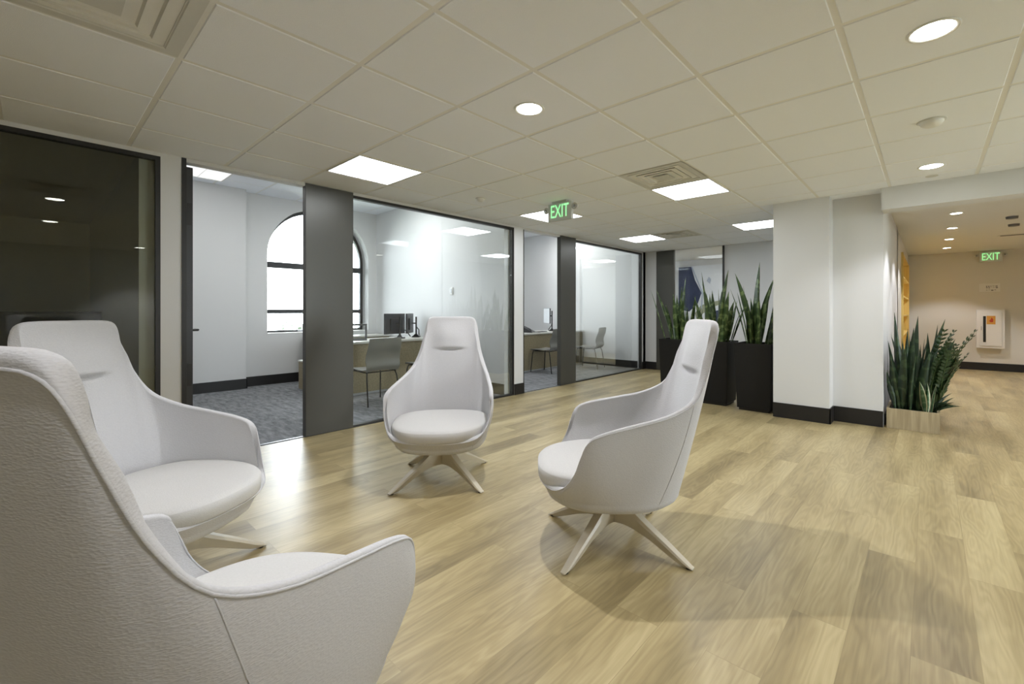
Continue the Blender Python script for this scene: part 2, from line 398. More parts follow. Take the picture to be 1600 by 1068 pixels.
def glazing(n, y0, y1, label, gm, fr, x=WL-0.03, z1=H-0.027, seams=(), wd=0.03):
    t = thing(n, label, 'glass partition', (x, y0, 0), kind='structure')
    L_ = y1-y0; b1 = B()
    box(b1, -0.03, 0.028, 0, L_, z1-wd, z1); box(b1, -0.03, 0.028, 0, L_, 0, 0.022)
    box(b1, -0.03, 0.028, 0, 0.03, 0.022, z1-wd); box(b1, -0.03, 0.028, L_-0.03, L_, 0.022, z1-wd)
    mk('frame', b1, fr, t)
    e = [0.03]+[s-y0 for s in seams]+[L_-0.03]
    for a, c in zip(e, e[1:]):
        b2 = B(); box(b2, -0.005, 0.005, a+0.0015, c-0.0015, 0.022, z1-wd); mk('pane', b2, gm, t)
    return t
glazing('window_1', -3.45, 0.665, 'dark full-height glass front of the unlit room at left', M['glass_dark'], M['black'])
glazing('window_2', 2.18, 4.60, 'black framed glass front of the office behind the centre chair', M['glass'], M['black'])
glazing('window_3', 6.06, 8.40, 'black framed glass front of the far office', M['glass'], M['black'], seams=(7.42,))

def slab(name, y0, y1, label):
    bm = B(); box(bm, WL-0.06, WL+0.012, y0, y1, 0.004, H-0.004, 0.003)
    return struct(name, bm, M['bronze'], label, 'door panel')
slab('door_1', 1.735, 2.205, 'dark bronze full-height panel left of the centre office glass')
slab('door_2', 5.66, 6.075, 'dark bronze full-height panel of the far office')
# open door of the first office seen on edge
t = thing('door_3', 'black door leaf standing open, seen on its edge at the first office', 'door', (WL-0.02, 0.86, 0), kind='structure')
bm = B(); box(bm, -0.93, 0.0, -0.036, 0.012, 0.01, 2.37, 0.003); mk('leaf', bm, M['darkmetal'], t)
bm = B(); box(bm, -0.0005, 0.002, -0.028, 0.004, 1.22, 1.42, 0.0005); box(bm, 0.002, 0.004, -0.018, -0.008, 1.30, 1.34)
o = mk('lock_plate', bm, M['screen'], t); o['label'] = 'grey lock plate'
bm = B(); box(bm, -0.0005, 0.002, -0.028, 0.004, 0.60, 0.78, 0.0005); mk('hinge', bm, M['black'], t)
bm = B(); box(bm, -0.0005, 0.002, -0.028, 0.004, 1.90, 2.08, 0.0005); mk('hinge', bm, M['black'], t)
bm = B(); tube(bm, [(-0.07, 0.012, 1.05), (-0.07, 0.06, 1.05)], 0.010); tube(bm, [(-0.07, 0.06, 1.05), (-0.19, 0.06, 1.05)], 0.009); lathe(bm, [(0.026, 0.012), (0.026, 0.02)], 20, (-0.07, 0, 1.05), axis='y')
mk('door_handle', bm, M['black'], t)
bm = B(); box(bm, WL-T, WL+0.008, 0.795, 0.825, 0, H-0.002)
struct('trim_1', bm, M['black'], 'black jamb of the first office opening', 'door frame')
bm = B(); box(bm, WL-0.045, WL-0.02, 0.825, 1.735, 0.0, 0.006); box(bm, WL-0.045, WL-0.02, 4.80, 5.66, 0.0, 0.006)
struct('trim_2', bm, M['lock'], 'thin metal strip where the oak floor meets the office carpet', 'threshold')
bm = B(); box(bm, WL-0.02, WL+0.004, 4.79, 4.803, 0.155, H-0.027)
struct('trim_3', bm, M['black'], 'thin black jamb beside the second office opening', 'door frame')

# ------------------------------------------------------------------ office shell
def arch_wall(bm, x0, x1, y0, y1, z0, z1, yc, hw, sill, spring, n=32):
    box(bm, x0, x1, y0, yc-hw, z0, z1); box(bm, x0, x1, yc+hw, y1, z0, z1); box(bm, x0, x1, yc-hw, yc+hw, z0, sill)
    pts = [(yc-hw*math.cos(PI*k/n), spring+hw*math.sin(PI*k/n)) for k in range(n+1)]
    for a, c in zip(pts, pts[1:]):
        prism(bm, [a, c, (c[0], z1), (a[0], z1)], 0, x0, x1)
XW = -8.15
bm = B(); arch_wall(bm, XW-0.30, XW, 0.75, 4.56, 0, HO, 3.45, 0.88, 0.83, 2.13); box(bm, XW, -7.98, 0.75, 2.22, 0, HO)
struct('wall_back', bm, M['wall'], 'white office wall holding the arched window', 'wall')
bm = B(); arch_wall(bm, XW-0.30, XW, 4.7, YB, 0, HO, 6.75, 0.88, 0.83, 2.13)
struct('wall_back', bm, M['wall'], 'white window wall of the far office', 'wall')
bm = B(); box(bm, -7.98, -7.966, 0.9, 2.234, 0, 0.155, .002); box(bm, XW, -7.966, 2.22, 2.234, 0, 0.155); box(bm, XW, XW+0.014, 2.234, 4.5, 0, 0.155, .002)
struct('baseboard_back', bm, M['base'], 'black baseboard under the arched window', 'baseboard')
YP = 4.50
bm = B(); box(bm, XW, -6.034, YP, 4.60, 0, HO); box(bm, -6.03, WL-T, YP, 4.60, 0, HO)
struct('wall_office', bm, M['wall_gloss'], 'glossy white side wall of the first office with one joint', 'wall')
bm = B(); box(bm, XW, WL-T, 4.60, 4.72, 0, HO)
struct('wall_office', bm, M['wall'], 'white dividing wall of the far office, near side', 'wall')
bm = B(); box(bm, XW, WL-T, YP-0.014, YP, 0, 0.155, 0.002)
struct('baseboard_right', bm, M['base'], 'black baseboard along the glossy office wall', 'baseboard')
bm = B(); box(bm, XW, WL, 8.45, YB, 0, HO)
struct('wall_right', bm, M['wall_gloss'], 'white end wall inside the far office', 'wall')
bm = B(); box(bm, XW, WL-T, 8.436, 8.45, 0, 0.155, 0.002)
struct('baseboard_right', bm, M['base'], 'black baseboard on the end wall of the far office', 'baseboard')
bm = B(); box(bm, XW, WL-T, 0.65, 0.80, 0, HO)
struct('wall_front', bm, M['wall'], 'wall between the first office and the unlit room', 'wall')

def arch_window(name, yc, label):
    t = thing(name, label, 'window', (XW-0.24, yc, 0), kind='structure')
    hw, sill, spring = 0.88, 0.83, 2.13; f = 0.055; n = 40
    bm = B()
    o_ = [(-hw, sill)]+[(-hw*math.cos(PI*k/n), spring+hw*math.sin(PI*k/n)) for k in range(n+1)]+[(hw, sill)]
    i_ = [(-hw+f, sill)]+[(-(hw-f)*math.cos(PI*k/n), spring+(hw-f)*math.sin(PI*k/n)) for k in range(n+1)]+[(hw-f, sill)]
    for k in range(len(o_)-1): prism(bm, [o_[k], o_[k+1], i_[k+1], i_[k]], 0, -0.05, 0.02)
    box(bm, -0.05, 0.02, -hw+f, hw-f, sill, sill+0.045)
    mk('window_frame', bm, M['darkmetal'], t)
    for z0, z1 in ((1.945, 2.045), (1.165, 1.235)):
        bm = B(); box(bm, -0.05, 0.025, -hw+f, hw-f, z0, z1, 0.004); mk('mullion', bm, M['darkmetal'], t)
    bm = B(); pts = [(-hw+f, sill)]+i_[1:-1]+[(hw-f, sill)]
    prism(bm, pts, 0, -0.02, -0.014); mk('pane', bm, M['wglass'], t)
    bm = B(); box(bm, 0.02, 0.235, -hw+0.002, hw-0.002, sill, sill+0.012, .003); mk('window_sill', bm, M['white'], t)
    bm = B(); box(bm, 0.02, 0.045, -0.33, -0.17, sill+0.012, sill+0.04, 0.004); mk('latch', bm, M['silver'], t)
    ld = bpy.data.lights.new('daylight', 'AREA'); ld.shape = 'RECTANGLE'; ld.size = 2.25; ld.size_y = 1.8
    ld.cycles.is_portal = True
    lo = bpy.data.objects.new('daylight_portal', ld); COL.objects.link(lo); lo.parent = t
    lo.location = (-0.08, 0, 1.9); lo.rotation_euler = (0, -PI/2, 0)
    return t
arch_window('window_4', 3.45, 'arched window with dark mullions in the first office')
arch_window('window_5', 6.75, 'arched window of the far office')

# ------------------------------------------------------------------ unlit room behind the dark glass
bm = B(); box(bm, -9.0, -8.9, -3.5, 0.75, 0, H); box(bm, -8.9, WL-T, 0.55, 0.65, 0, H)
struct('wall_left', bm, M['dim'], 'walls of the unlit room behind the dark glass', 'wall')
t = thing('credenza', 'low black credenza in the unlit room behind the dark glass', 'cabinet', (-7.6, -1.2, 0))  # added as a stand-in for a dark shape reflected in the glass
bm = B(); box(bm, -0.30, 0.30, -1.8, 1.75, 0.08, 1.20, 0.005); mk('body', bm, M['black'], t)
bm = B(); box(bm, -0.27, 0.27, -1.75, 1.70, 0.0, 0.08); mk('plinth', bm, M['base'], t)
for k in range(4):
    bm = B(); box(bm, 0.30, 0.318, -1.79+k*0.885, -1.79+k*0.885+0.875, 0.1, 1.17, 0.003); mk('door', bm, M['black'], t)

# ------------------------------------------------------------------ lobby back wall, pillar, corridor
def xat(px, Y):
    th = math.atan2(1452.5-CX, F_PX); tt = (px-CX)/F_PX; d = Y/(tt*math.sin(th)+math.cos(th)); return d*(tt*math.cos(th)-math.sin(th))
XA, XB, XC = -4.21, -3.83, -2.86
bm = B(); box(bm, WL-T, XA, YB, YB+0.12, 0, H+0.05); box(bm, XC, -0.36, YB, YB+0.12, 0, H+0.05); box(bm, XA, XC, YB, YB+.12, H-0.004, H+0.05)
struct('wall_back', bm, M['wall'], 'light grey back wall behind the tall snake plants', 'wall')
bm = B(); box(bm, WL, XA, YB-0.012, YB, 0, 0.155, .002); box(bm, XC+0.03, -1.34, YB-0.012, YB, 0, 0.155, .002)
struct('baseboard_back', bm, M['base'], 'black baseboard along the back wall', 'baseboard')
bm = B(); box(bm, XA, XB, YB-0.03, YB+0.03, 0.004, H-0.006, 0.003)
struct('door_4', bm, M['bronze'], 'dark full-height panel behind the leftmost snake plant', 'door panel')
t = thing('window_6', 'glass front with black edge behind the snake plants', 'glass partition', (XB, YB, 0), kind='structure')
bm = B(); box(bm, 0, XC-XB-0.03, 0.0, 0.01, 0.02, H-0.01); mk('pane', bm, M['glass'], t)
bm = B(); box(bm, XC-XB-0.03, XC-XB, -0.02, 0.04, 0, H-0.006); box(bm, 0, XC-XB-0.03, -0.02, 0.04, 0, 0.02); mk('frame', bm, M['black'], t)
# room behind it
bm = B(); box(bm, -7.0, -0.9, 11.0, 11.1, 0, H+.05); box(bm, -7.1, -7.0, 8.55, 11.1, 0, H+.05); box(bm, -0.95, -0.85, 8.67, 11.1, 0, H+.05)
struct('wall_back', bm, M['wall'], 'white wall of the room with the blue picture', 'wall')
ax0, ax1 = xat(1061, 10.98), xat(1131.5, 10.98)
t = thing('wall_art', 'large blue and white abstract picture behind the glass and snake plants', 'picture', (ax0, 10.99, 0.55))
W_, H_ = ax1-ax0+0.25, 1.78
bm = B(); box(bm, 0, W_, -0.035, 0, 0, H_, 0.003); mk('canvas', bm, M['canvas'], t)
def patch(poly, mat, nm, y=-0.036):
    b2 = B(); prism(b2, [(p[0]*W_, p[1]*H_) for p in poly], 1, y-0.002, y); mk(nm, b2, mat, t)
patch([(0, 0.99), (0.24, 0.99), (0.31, 0.80), (0.43, 0.62), (0.36, 0.47), (0.20, 0.36), (0, 0.40)], M['navy'], 'painted_shape')
patch([(0.50, 0.20), (0.60, 0.36), (0.72, 0.38), (0.80, 0.15), (0.7, 0.02), (0.55, 0.02)], M['navy'], 'painted_shape')
patch([(0.31, 0.34), (0.42, 0.45), (0.66, 0.50), (0.85, 0.53), (0.86, 0.49), (0.62, 0.42), (0.45, 0.33), (0.36, 0.2)], M['olive'], 'painted_shape', -0.039)
patch([(0.24, 0.99), (0.26, 0.99), (0.46, 0.62), (0.44, 0.40), (0.42, 0.40), (0.43, 0.62)], M['sky_art'], 'painted_shape', -0.041)
patch([(0.52, 0.78), (0.56, 0.84), (0.60, 0.80), (0.58, 0.74)], M['sky_art'], 'painted_shape', -0.039)

# pillar and wall stub
bm = B(); box(bm, -1.345, -0.80, 5.645, 6.0, 0, H)
struct('wall_pillar', bm, M['wall'], 'light grey square pillar beside the tall black planters', 'pillar')
bm = B(); box(bm, -0.80, -0.36, 5.86, 5.98, 0, H); box(bm, -0.95, -0.80, 5.9, 6.0, 0, H); box(bm, -0.48, -0.36, 5.98, YB, 0, H); box(bm, -0.95, -0.36, 8.5, 8.55, 0, H)
struct('wall_center', bm, M['wall'], 'light grey wall between the pillar and the corridor', 'wall')
bm = B(); box(bm, -1.345, -0.788, 5.633, 5.645, 0, 0.165, .002); box(bm, -0.80, -0.788, 5.633, 5.86, 0, 0.165, .002)
struct('baseboard_pillar', bm, M['base'], 'black baseboard around the pillar', 'baseboard')
bm = B(); box(bm, -0.788, -0.36, 5.848, 5.86, 0, 0.165, .002)
struct('baseboard_center', bm, M['base'], 'black baseboard left of the low wooden planter', 'baseboard')
bm = B(); box(bm, -0.36, 3.2, 5.63, 5.86, 2.215, H+0.06)
struct('wall_beam', bm, M['wall'], 'dropped beam across the corridor mouth', 'beam')
bm = B()
NY0, NY1, NZ0, NZ1 = 9.75, 12.55, 0.10, 2.20
box(bm, -0.48, -0.36, YB, NY0, 0, H); box(bm, -0.48, -0.36, NY1, 12.9, 0, H); box(bm, -0.48, -0.36, NY0, NY1, NZ1, H); box(bm, -0.48, -0.36, NY0, NY1, 0, NZ0)
box(bm, -0.95, -0.48, NY0-0.1, NY0, 0, H); box(bm, -0.95, -0.48, NY1, NY1+0.1, 0, H); box(bm, -0.80, -0.78, NY0, NY1, 0, H)
struct('wall_corridor', bm, M['wall_warm'], 'left corridor wall washed by downlights with a shelf niche', 'wall')
t = thing('display_shelf', 'honey coloured lit shelf unit in the corridor niche', 'shelf', (-0.36, NY0, NZ0))
L_ = NY1-NY0; HH = NZ1-NZ0
bm = B(); box(bm, -0.41, -0.39, 0.0, L_, 0, HH); mk('back_panel', bm, M['yellow'], t)
for y in (0.0, L_-0.02):
    bm = B(); box(bm, -0.39, 0.03, y, y+0.02, 0, HH); mk('side_panel', bm, M['yellow'], t)
for z in (0.0, 0.33, 0.67, 1.01, 1.35, 1.69, HH-0.022):
    bm = B(); box(bm, -0.39, 0.022, 0.02, L_-0.02, z, z+0.022, 0.002); s = mk('shelf', bm, M['yellow'], t)
    if z > 0.1:
        bm = B(); box(bm, -0.37, -0.35, 0.05, L_-0.05, z-0.008, z-0.001); mk('strip_light', bm, M['warm'], s)
bm = B(); box(bm, -0.48, 3.2, 12.88, 13.0, 0, H)
struct('wall_end', bm, M['wall_warm'], 'beige end wall of the corridor below the exit sign', 'wall')
bm = B(); box(bm, -0.36, 3.2, 12.868, 12.88, 0, 0.155, .002)
struct('baseboard_end', bm, M['base'], 'black baseboard along the corridor end wall', 'baseboard')
bm = B(); box(bm, -0.36, -0.348, 5.99, NY0, 0, 0.12, .002)
struct('baseboard_corridor', bm, M['base'], 'black baseboard on the left corridor wall', 'baseboard')
# unseen enclosure; the right-hand window is added to brighten the lobby ceiling
XR = 3.2
WZ0, WZ1 = 0.12, 2.36
bm = B(); box(bm, XR, XR+0.15, -3.6, 3.25, 0, H+.1); box(bm, XR, XR+.15, 4.85, 13.0, 0, H+.1); box(bm, XR, XR+.15, 3.25, 4.85, 0, WZ0); box(bm, XR, XR+.15, 3.25, 4.85, WZ1, H+.1)
struct('wall_right', bm, M['wall'], 'right wall of the lobby with a wide window', 'wall')
t = thing('window_7', 'wide window in the right lobby wall, outside the view', 'window', (XR+0.08, 3.25, 0), kind='structure')
bm = B(); box(bm, -.03, .03, 0, 1.6, WZ0, WZ0+.05); box(bm, -.03, .03, 0, 1.6, WZ1-.05, WZ1)
for k in range(4): box(bm, -.03, .03, k*0.517, k*0.517+.05, WZ0+.05, WZ1-.05)
mk('window_frame', bm, M['darkmetal'], t)
for k in range(3):
    bm = B(); box(bm, -.003, .003, k*0.517+.05, (k+1)*0.517, WZ0+.05, WZ1-.05); mk('pane', bm, M['wglass'], t)
ld = bpy.data.lights.new('daylight', 'AREA'); ld.shape = 'RECTANGLE'; ld.size = WZ1-WZ0; ld.size_y = 1.6; ld.cycles.is_portal = True  # sky portal of the added window
lo = bpy.data.objects.new('daylight_portal', ld); COL.objects.link(lo); lo.parent = t; lo.location = (0.12, 0.8, (WZ0+WZ1)/2); lo.rotation_euler = (0, PI/2, 0)
bm = B(); box(bm, -9.0, 3.35, -3.6, -3.5, 0, H+.1)
struct('wall_front', bm, M['wall'], 'wall behind the viewer', 'wall')

# ------------------------------------------------------------------ ceiling fixtures
def troffer(x, y, z, label, mat, group):
    t = thing('panel_light', label, 'ceiling light', (x, y, z), group=group)
    s = 0.296
    bm = B()
    for a, b_, c, d in ((-s, s, -s, -s+.014), (-s, s, s-.014, s), (-s, -s+.014, -s+.014, s-.014), (s-.014, s, -s+.014, s-.014)): box(bm, a, b_, c, d, -0.003, 0.006)
    mk('frame', bm, M['white'], t)
    bm = B()
    # two softly curved diffuser troughs either side of a slim rib
    for a, b_ in ((-s+.014, -0.003), (0.003, s-.014)):
        n = 6; prev = None
        for k in range(n+1):
            xx = a+(b_-a)*k/n; zz = 0.0+0.004*math.sin(PI*k/n)
            cur = (bm.verts.new((-s+.014, xx, zz)), bm.verts.new((s-.014, xx, zz)))
            if prev: bm.faces.new((prev[0], cur[0], cur[1], prev[1]))
            prev = cur
    mk('diffuser', bm, mat, t, weld=False)
    bm = B(); box(bm, -s+.014, s-.014, -0.003, 0.003, -0.002, 0.004); mk('rib', bm, M['white'], t)
    return t
lab = ['square panel light above the dark bronze office panel', 'square panel light touching the near ceiling vent', 'square panel light behind the hanging exit sign',
       'square panel light farthest back, beside the small vent', 'square panel light cut off by the pillar edge']
for k, (i, j) in enumerate(TROFF):
    x, y = cell(i, j); troffer(x, y, H, lab[k] if k < 5 else 'square panel light in the ceiling behind the viewer', M['panel'], 'panel lights in the lobby ceiling' if k < 5 else 'panel lights behind the viewer')
for k, (x, y) in enumerate([(-6.3, 1.60), (-6.3, 3.55), (-6.1, 6.6), (-6.1, 7.8)]):
    troffer(x, y, HO-0.004, ['panel light near the open door of the first office', 'panel light over the desk of the first office', 'panel light in the far office, near its doorway', 'panel light deep in the far office'][k], M['opanel'], 'panel lights in the offices')
t = troffer(-7.45, 1.55, HO-0.004, 'dim panel light high over the open doorway of the first office', M['dpanel'], None)
for k, (x, y) in enumerate([(-2.75, 9.7), (-1.8, 9.7)]):  # added out of sight to brighten the wall picture
    troffer(x, y, H+0.046, ['panel light left in the room behind the snake plants', 'panel light right in the room behind the snake plants'][k], M['opanel'], 'panel lights behind the snake plants')
def vent(x, y, label, throat=0.0):
    t = thing('ceiling_vent', label, 'ceiling vent', (x, y, H))
    bm = B(); box(bm, -0.296, 0.296, -0.296, 0.296, 0.05, 0.056); mk('throat', bm, M['duct'], t)
    def ring(r0, r1, z0, z1, th=0.004):
        b2 = B()
        for (s0, s1, q) in ((r0, r1, 0),):
            a = [(-r0, -r0), (r0, -r0), (r0, r0), (-r0, r0)]; c = [(-r1, -r1), (r1, -r1), (r1, r1), (-r1, r1)]
            for k in range(4):
                k2 = (k+1) % 4
                for dz in (0, th):
                    v = [b2.verts.new((*a[k], z0+dz)), b2.verts.new((*a[k2], z0+dz)), b2.verts.new((*c[k2], z1+dz)), b2.verts.new((*c[k], z1+dz))]
                    b2.faces.new(v)
        return b2
    mk('frame', ring(0.297, 0.235, 0.0, 0.0, 0.004), M['offwhite'], t)
    for r0 in (0.243, 0.187, 0.131):
        mk('louvre', ring(r0, r0-0.052, -0.004, 0.042), M['offwhite'], t)
    bm = B(); box(bm, -0.073, 0.073, -0.073, 0.073, -0.010, -0.006); mk('core', bm, M['offwhite'], t)
    return t
for (i, j), l in zip(VENTS, ['square ceiling diffuser next to the panel light right of centre', 'small looking ceiling diffuser farthest back', 'large ceiling diffuser cut off at the top left corner']):
    vent(*cell(i, j), l)

def downlight(x, y, label, z=H, watts=DOWN, r=0.075, group='round downlights in the lobby ceiling', blend=0.5, ang=120):
    t = thing('downlight', label, 'downlight', (x, y, z), group=group)
    bm = B(); lathe(bm, [(r, -0.0005), (r+0.002, -0.004), (r+0.014, -0.006), (r+0.018, -0.001), (r+0.016, 0.0005)], 40); mk('trim_ring', bm, M['white'], t, smooth=True)
    bm = B(); lathe(bm, [(0.0, -0.0012), (r, -0.001)], 40)
    mk('lens', bm, M['bulb'], t, smooth=True, weld=False)
    ld = bpy.data.lights.new('downlight_lamp', 'SPOT'); ld.energy = watts; ld.spot_size = math.radians(ang); ld.spot_blend = blend
    ld.shadow_soft_size = 0.018; ld.color = (0.95, 0.95, 1.0)
    lo = bpy.data.objects.new('downlight_lamp', ld); COL.objects.link(lo); lo.parent = t; lo.location = (0, 0, -0.012)
    return t
x, y = cell(-3, 1); downlight(x, y, 'round downlight above the centre of the lounge chairs')
x, y = cell(0, 2); downlight(x, y, 'round downlight large in the upper right corner', watts=DOWN*0.35)
x, y = cell(0, 6); downlight(x, y, 'round downlight just in front of the corridor beam', watts=DOWN*0.45)
for i, j in ((-3, -2), (0, -2), (4, 0), (4, 5), (-5, -5)):  # first two mirrored in the dark glass; the rest added to brighten the ceiling
    x, y = cell(i, j); downlight(x, y, 'round downlight in the ceiling behind the viewer', watts=DOWN*(0.5 if j == -2 else 1.3), ang=95, group='downlights behind the viewer')
for k, y in enumerate((6.37, 7.69, 9.02, 10.39, 11.78)):
    downlight(0.25, y, ['corridor downlight hidden behind the beam', 'corridor downlight first in view past the beam', 'second corridor downlight from the beam', 'third corridor downlight from the beam', 'farthest corridor downlight, nearest the end wall'][k], H-0.0005, 32.0, 0.055, 'small corridor downlights', 0.35, 100)
for x, y in ((2.4, 7.5), (2.4, 11.0)):
    downlight(x, y, 'corridor downlight beyond the right edge', H-0.0005, 45.0, 0.055, 'corridor downlights beyond the frame')

def detector(x, y, label, r=0.055, h=0.035, name='smoke_detector'):
    t = thing(name, label, 'smoke detector', (x, y, H))
    bm = B(); lathe(bm, [(r, 0.0), (r, -0.008), (r*0.92, -h*0.6), (r*0.6, -h), (0.0, -h)], 32); mk('housing', bm, M['white'], t, smooth=True, angle=40)
    bm = B(); lathe(bm, [(r+0.012, 0.0), (r+0.012, -0.004), (r, -0.006)], 32); mk('base_ring', bm, M['offwhite'], t, smooth=True)
    return t
detector(0.01, 3.85, 'round white smoke detector at upper right, between two downlights', 0.062)
detector(-3.66, 3.24, 'small white detector left of the hanging exit sign', 0.045)
t = thing('sprinkler_cover', 'flat round sprinkler cover in front of the beam', 'sprinkler', (0.015, 5.42, H))
bm = B(); lathe(bm, [(0.045, 0.0), (0.045, -0.003), (0.0, -0.004)], 28); mk('plate', bm, M['offwhite'], t, smooth=True, angle=40)
for x, y, l in ((0.80, 8.43, 'dark corridor ceiling sensor nearest the beam'), (0.89, 9.19, 'dark corridor ceiling sensor behind the first')):
    t = thing('ceiling_sensor', l, 'sensor', (x, y, H)); bm = B(); lathe(bm, [(0.06, 0), (0.055, -0.03), (0, -0.034)], 24); mk('housing', bm, M['lock'], t, smooth=True, angle=40)
t = thing('slot_vent', 'long slot vent in the corridor ceiling before the exit sign', 'ceiling vent', (1.25, 10.46, H))
bm = B(); box(bm, -0.42, 0.42, -0.07, 0.07, -0.006, 0.0, .001); mk('frame', bm, M['offwhite'], t)
bm = B(); box(bm, -0.39, 0.39, -0.045, -0.01, -0.0075, -0.004); box(bm, -0.39, 0.39, 0.01, 0.045, -0.0075, -0.004); mk('slot', bm, M['duct'], t)

def exit_sign(x, y, ztop, label, yawd=0.0, wall=False):
    t = thing('exit_sign', label, 'exit sign', (x, y, ztop), math.radians(yawd))
    w2, h_ = 0.165, 0.20
    bm = B(); box(bm, -w2, w2, -0.02, 0.02, -h_-0.02, -0.02, 0.008); mk('housing', bm, M['exitback'], t)
    bm = B(); box(bm, -0.10, 0.10, -0.03, 0.03, -0.02, 0.0, 0.003); mk('canopy', bm, M['acryl'], t)
    lt = text_mesh('lettering', 'EXIT', 0.205, M['green'], t, (0, -0.0215, -h_/2-0.02), (PI/2, 0, 0)); lt.scale = (0.62, 1, 1)
    for s in (-1, 1):
        bm = B(); cx = s*(w2+0.035)
        lathe(bm, [(0.0, 0.03), (0.028, 0.022), (0.036, 0.0), (0.036, -0.014), (0.030, -0.018)], 24, (cx, 0, -0.085), axis='y')
        hd = mk('lamp_head', bm, M['acryl'], t, smooth=True, angle=40)
        bm = B(); lathe(bm, [(0.0, -0.0185), (0.029, -0.0175)], 24, (cx, 0, -0.085), axis='y'); mk('lamp_lens', bm, M['lens'], hd, smooth=True)
        bm = B(); box(bm, min(s*w2, cx), max(s*w2, cx), -0.008, 0.008, -0.095, -0.075); mk('arm', bm, M['acryl'], t)
    return t
exit_sign(-3.08, 3.91, H, 'green exit sign hanging in front of a lit panel light')
exit_sign(0.92, 12.82, H-0.015, 'green exit sign over the corridor end wall')

# ------------------------------------------------------------------ corridor end wall items
t = thing('extinguisher_cabinet', 'white extinguisher cabinet on the corridor end wall', 'cabinet', (0.715, 12.88, 0.46))
cw, ch = 0.40, 0.77
bm = B(); box(bm, 0, cw, -0.11, 0, 0, ch, 0.004); mk('body', bm, M['cabinet'], t)
bm = B(); box(bm, 0.045, cw-0.04, -0.122, -0.11, 0.045, ch-0.04, 0.004); d = mk('door', bm, M['cabinet'], t)
bm = B(); box(bm, 0.095, 0.135, -0.124, -0.121, 0.12, ch-0.125); mk('window_slot', bm, M['black'], d)
bm = B(); box(bm, 0.145, 0.27, -0.1235, -0.1215, ch-0.29, ch-0.12); lb = mk('warning_label', bm, M['orange'], d)
bm = B(); prism(bm, [(0.18, ch-0.22), (0.20, ch-0.25), (0.235, ch-0.245), (0.24, ch-0.19), (0.215, ch-0.15), (0.205, ch-0.185)], 1, -0.1245, -0.1234); mk('flame_mark', bm, M['red'], lb)
bm = B(); box(bm, 0.062, 0.075, -0.135, -0.121, 0.36, 0.44, 0.003); mk('pull', bm, M['silver'], d)
t = thing('wall_sign', 'pale plaque above the extinguisher cabinet', 'sign', (0.76, 12.88, 1.595))
bm = B(); box(bm, 0, 0.30, -0.008, 0, 0, 0.17, 0.002); mk('plate', bm, M['cabinet'], t)
rnd = random.Random(4)
for r_, z in enumerate((0.115, 0.085, 0.035)):
    xx = 0.10 if r_ < 2 else 0.10
    bm = B()
    while xx < 0.25:
        l = rnd.uniform(0.012, 0.035); box(bm, xx, min(xx+l, 0.27), -0.0095, -0.0078, z+rnd.uniform(-.01, .01)-0.006, z+0.006); xx += l+0.012
    mk('print', bm, M['lock'], t)

# ------------------------------------------------------------------ lounge chair
def cr_spline(P, s):
    """Catmull-Rom through rows of P at parameter s (array)"""
    P = np.asarray(P, float); n = len(P)
    i = np.clip(np.floor(s).astype(int), 0, n-2); t_ = (s-i)[:, None]
    g = lambda k: P[np.clip(k, 0, n-1)]
    p0, p1, p2, p3 = g(i-1), g(i), g(i+1), g(i+2)
    return 0.5*((2*p1)+(-p0+p2)*t_+(2*p0-5*p1+4*p2-p3)*t_**2+(-p0+3*p1-3*p2+p3)*t_**3)
RIM = [(0, -.492, 1.145), (.11, -.490, 1.145), (.180, -.484, 1.136), (.208, -.470, 1.095), (.224, -.440, 1.00), (.250, -.398, .880), (.284, -.335, .782),
       (.318, -.215, .722), (.346, -.050, .683), (.366, .090, .652), (.370, .165, .618), (.364, .198, .548), (.350, .225, .468), (.318, .268, .398), (.252, .325, .358), (.13, .374, .350), (0, .387, .349)]
ALP = [0, 11, 20, 27, 35, 46, 58, 74, 92, 108, 116, 122, 129, 138, 151, 165, 180]
def chair_rings():
    R, L0, L1, Mi = [], [], [], []
    for (x, y, z), a in zip(RIM, ALP):
        a = math.radians(a); s, c = math.sin(a), -math.cos(a)
        L0.append((0.272*max(s, 0)**.8, 0.02+(0.27*c if c < 0 else 0.28*c**.85), 0.258))
        zz = 0.325
        L1.append((0.322*max(s, 0)**.75, 0.0+(0.325*c if c < 0 else 0.355*c**.80), 0.312 if a < 2.0 else 0.312-0.012*(a-2.0)))
        R.append((x, y, z))
        l = Vector(L1[-1]); r = Vector((x, y, z)); m_ = (l+r)/2
        bul = (0.014 if 9 <= len(R)-1 <= 13 else 0)+0.020*max(0, math.sin(math.radians(ALP[len(R)-1])))*min(1, max(0.15, (z-0.33)/0.28))
        n_ = Vector((s, c, 0)); m_ += n_*bul
        Mi.append(tuple(m_))
    return map(np.array, (L0, L1, Mi, R))
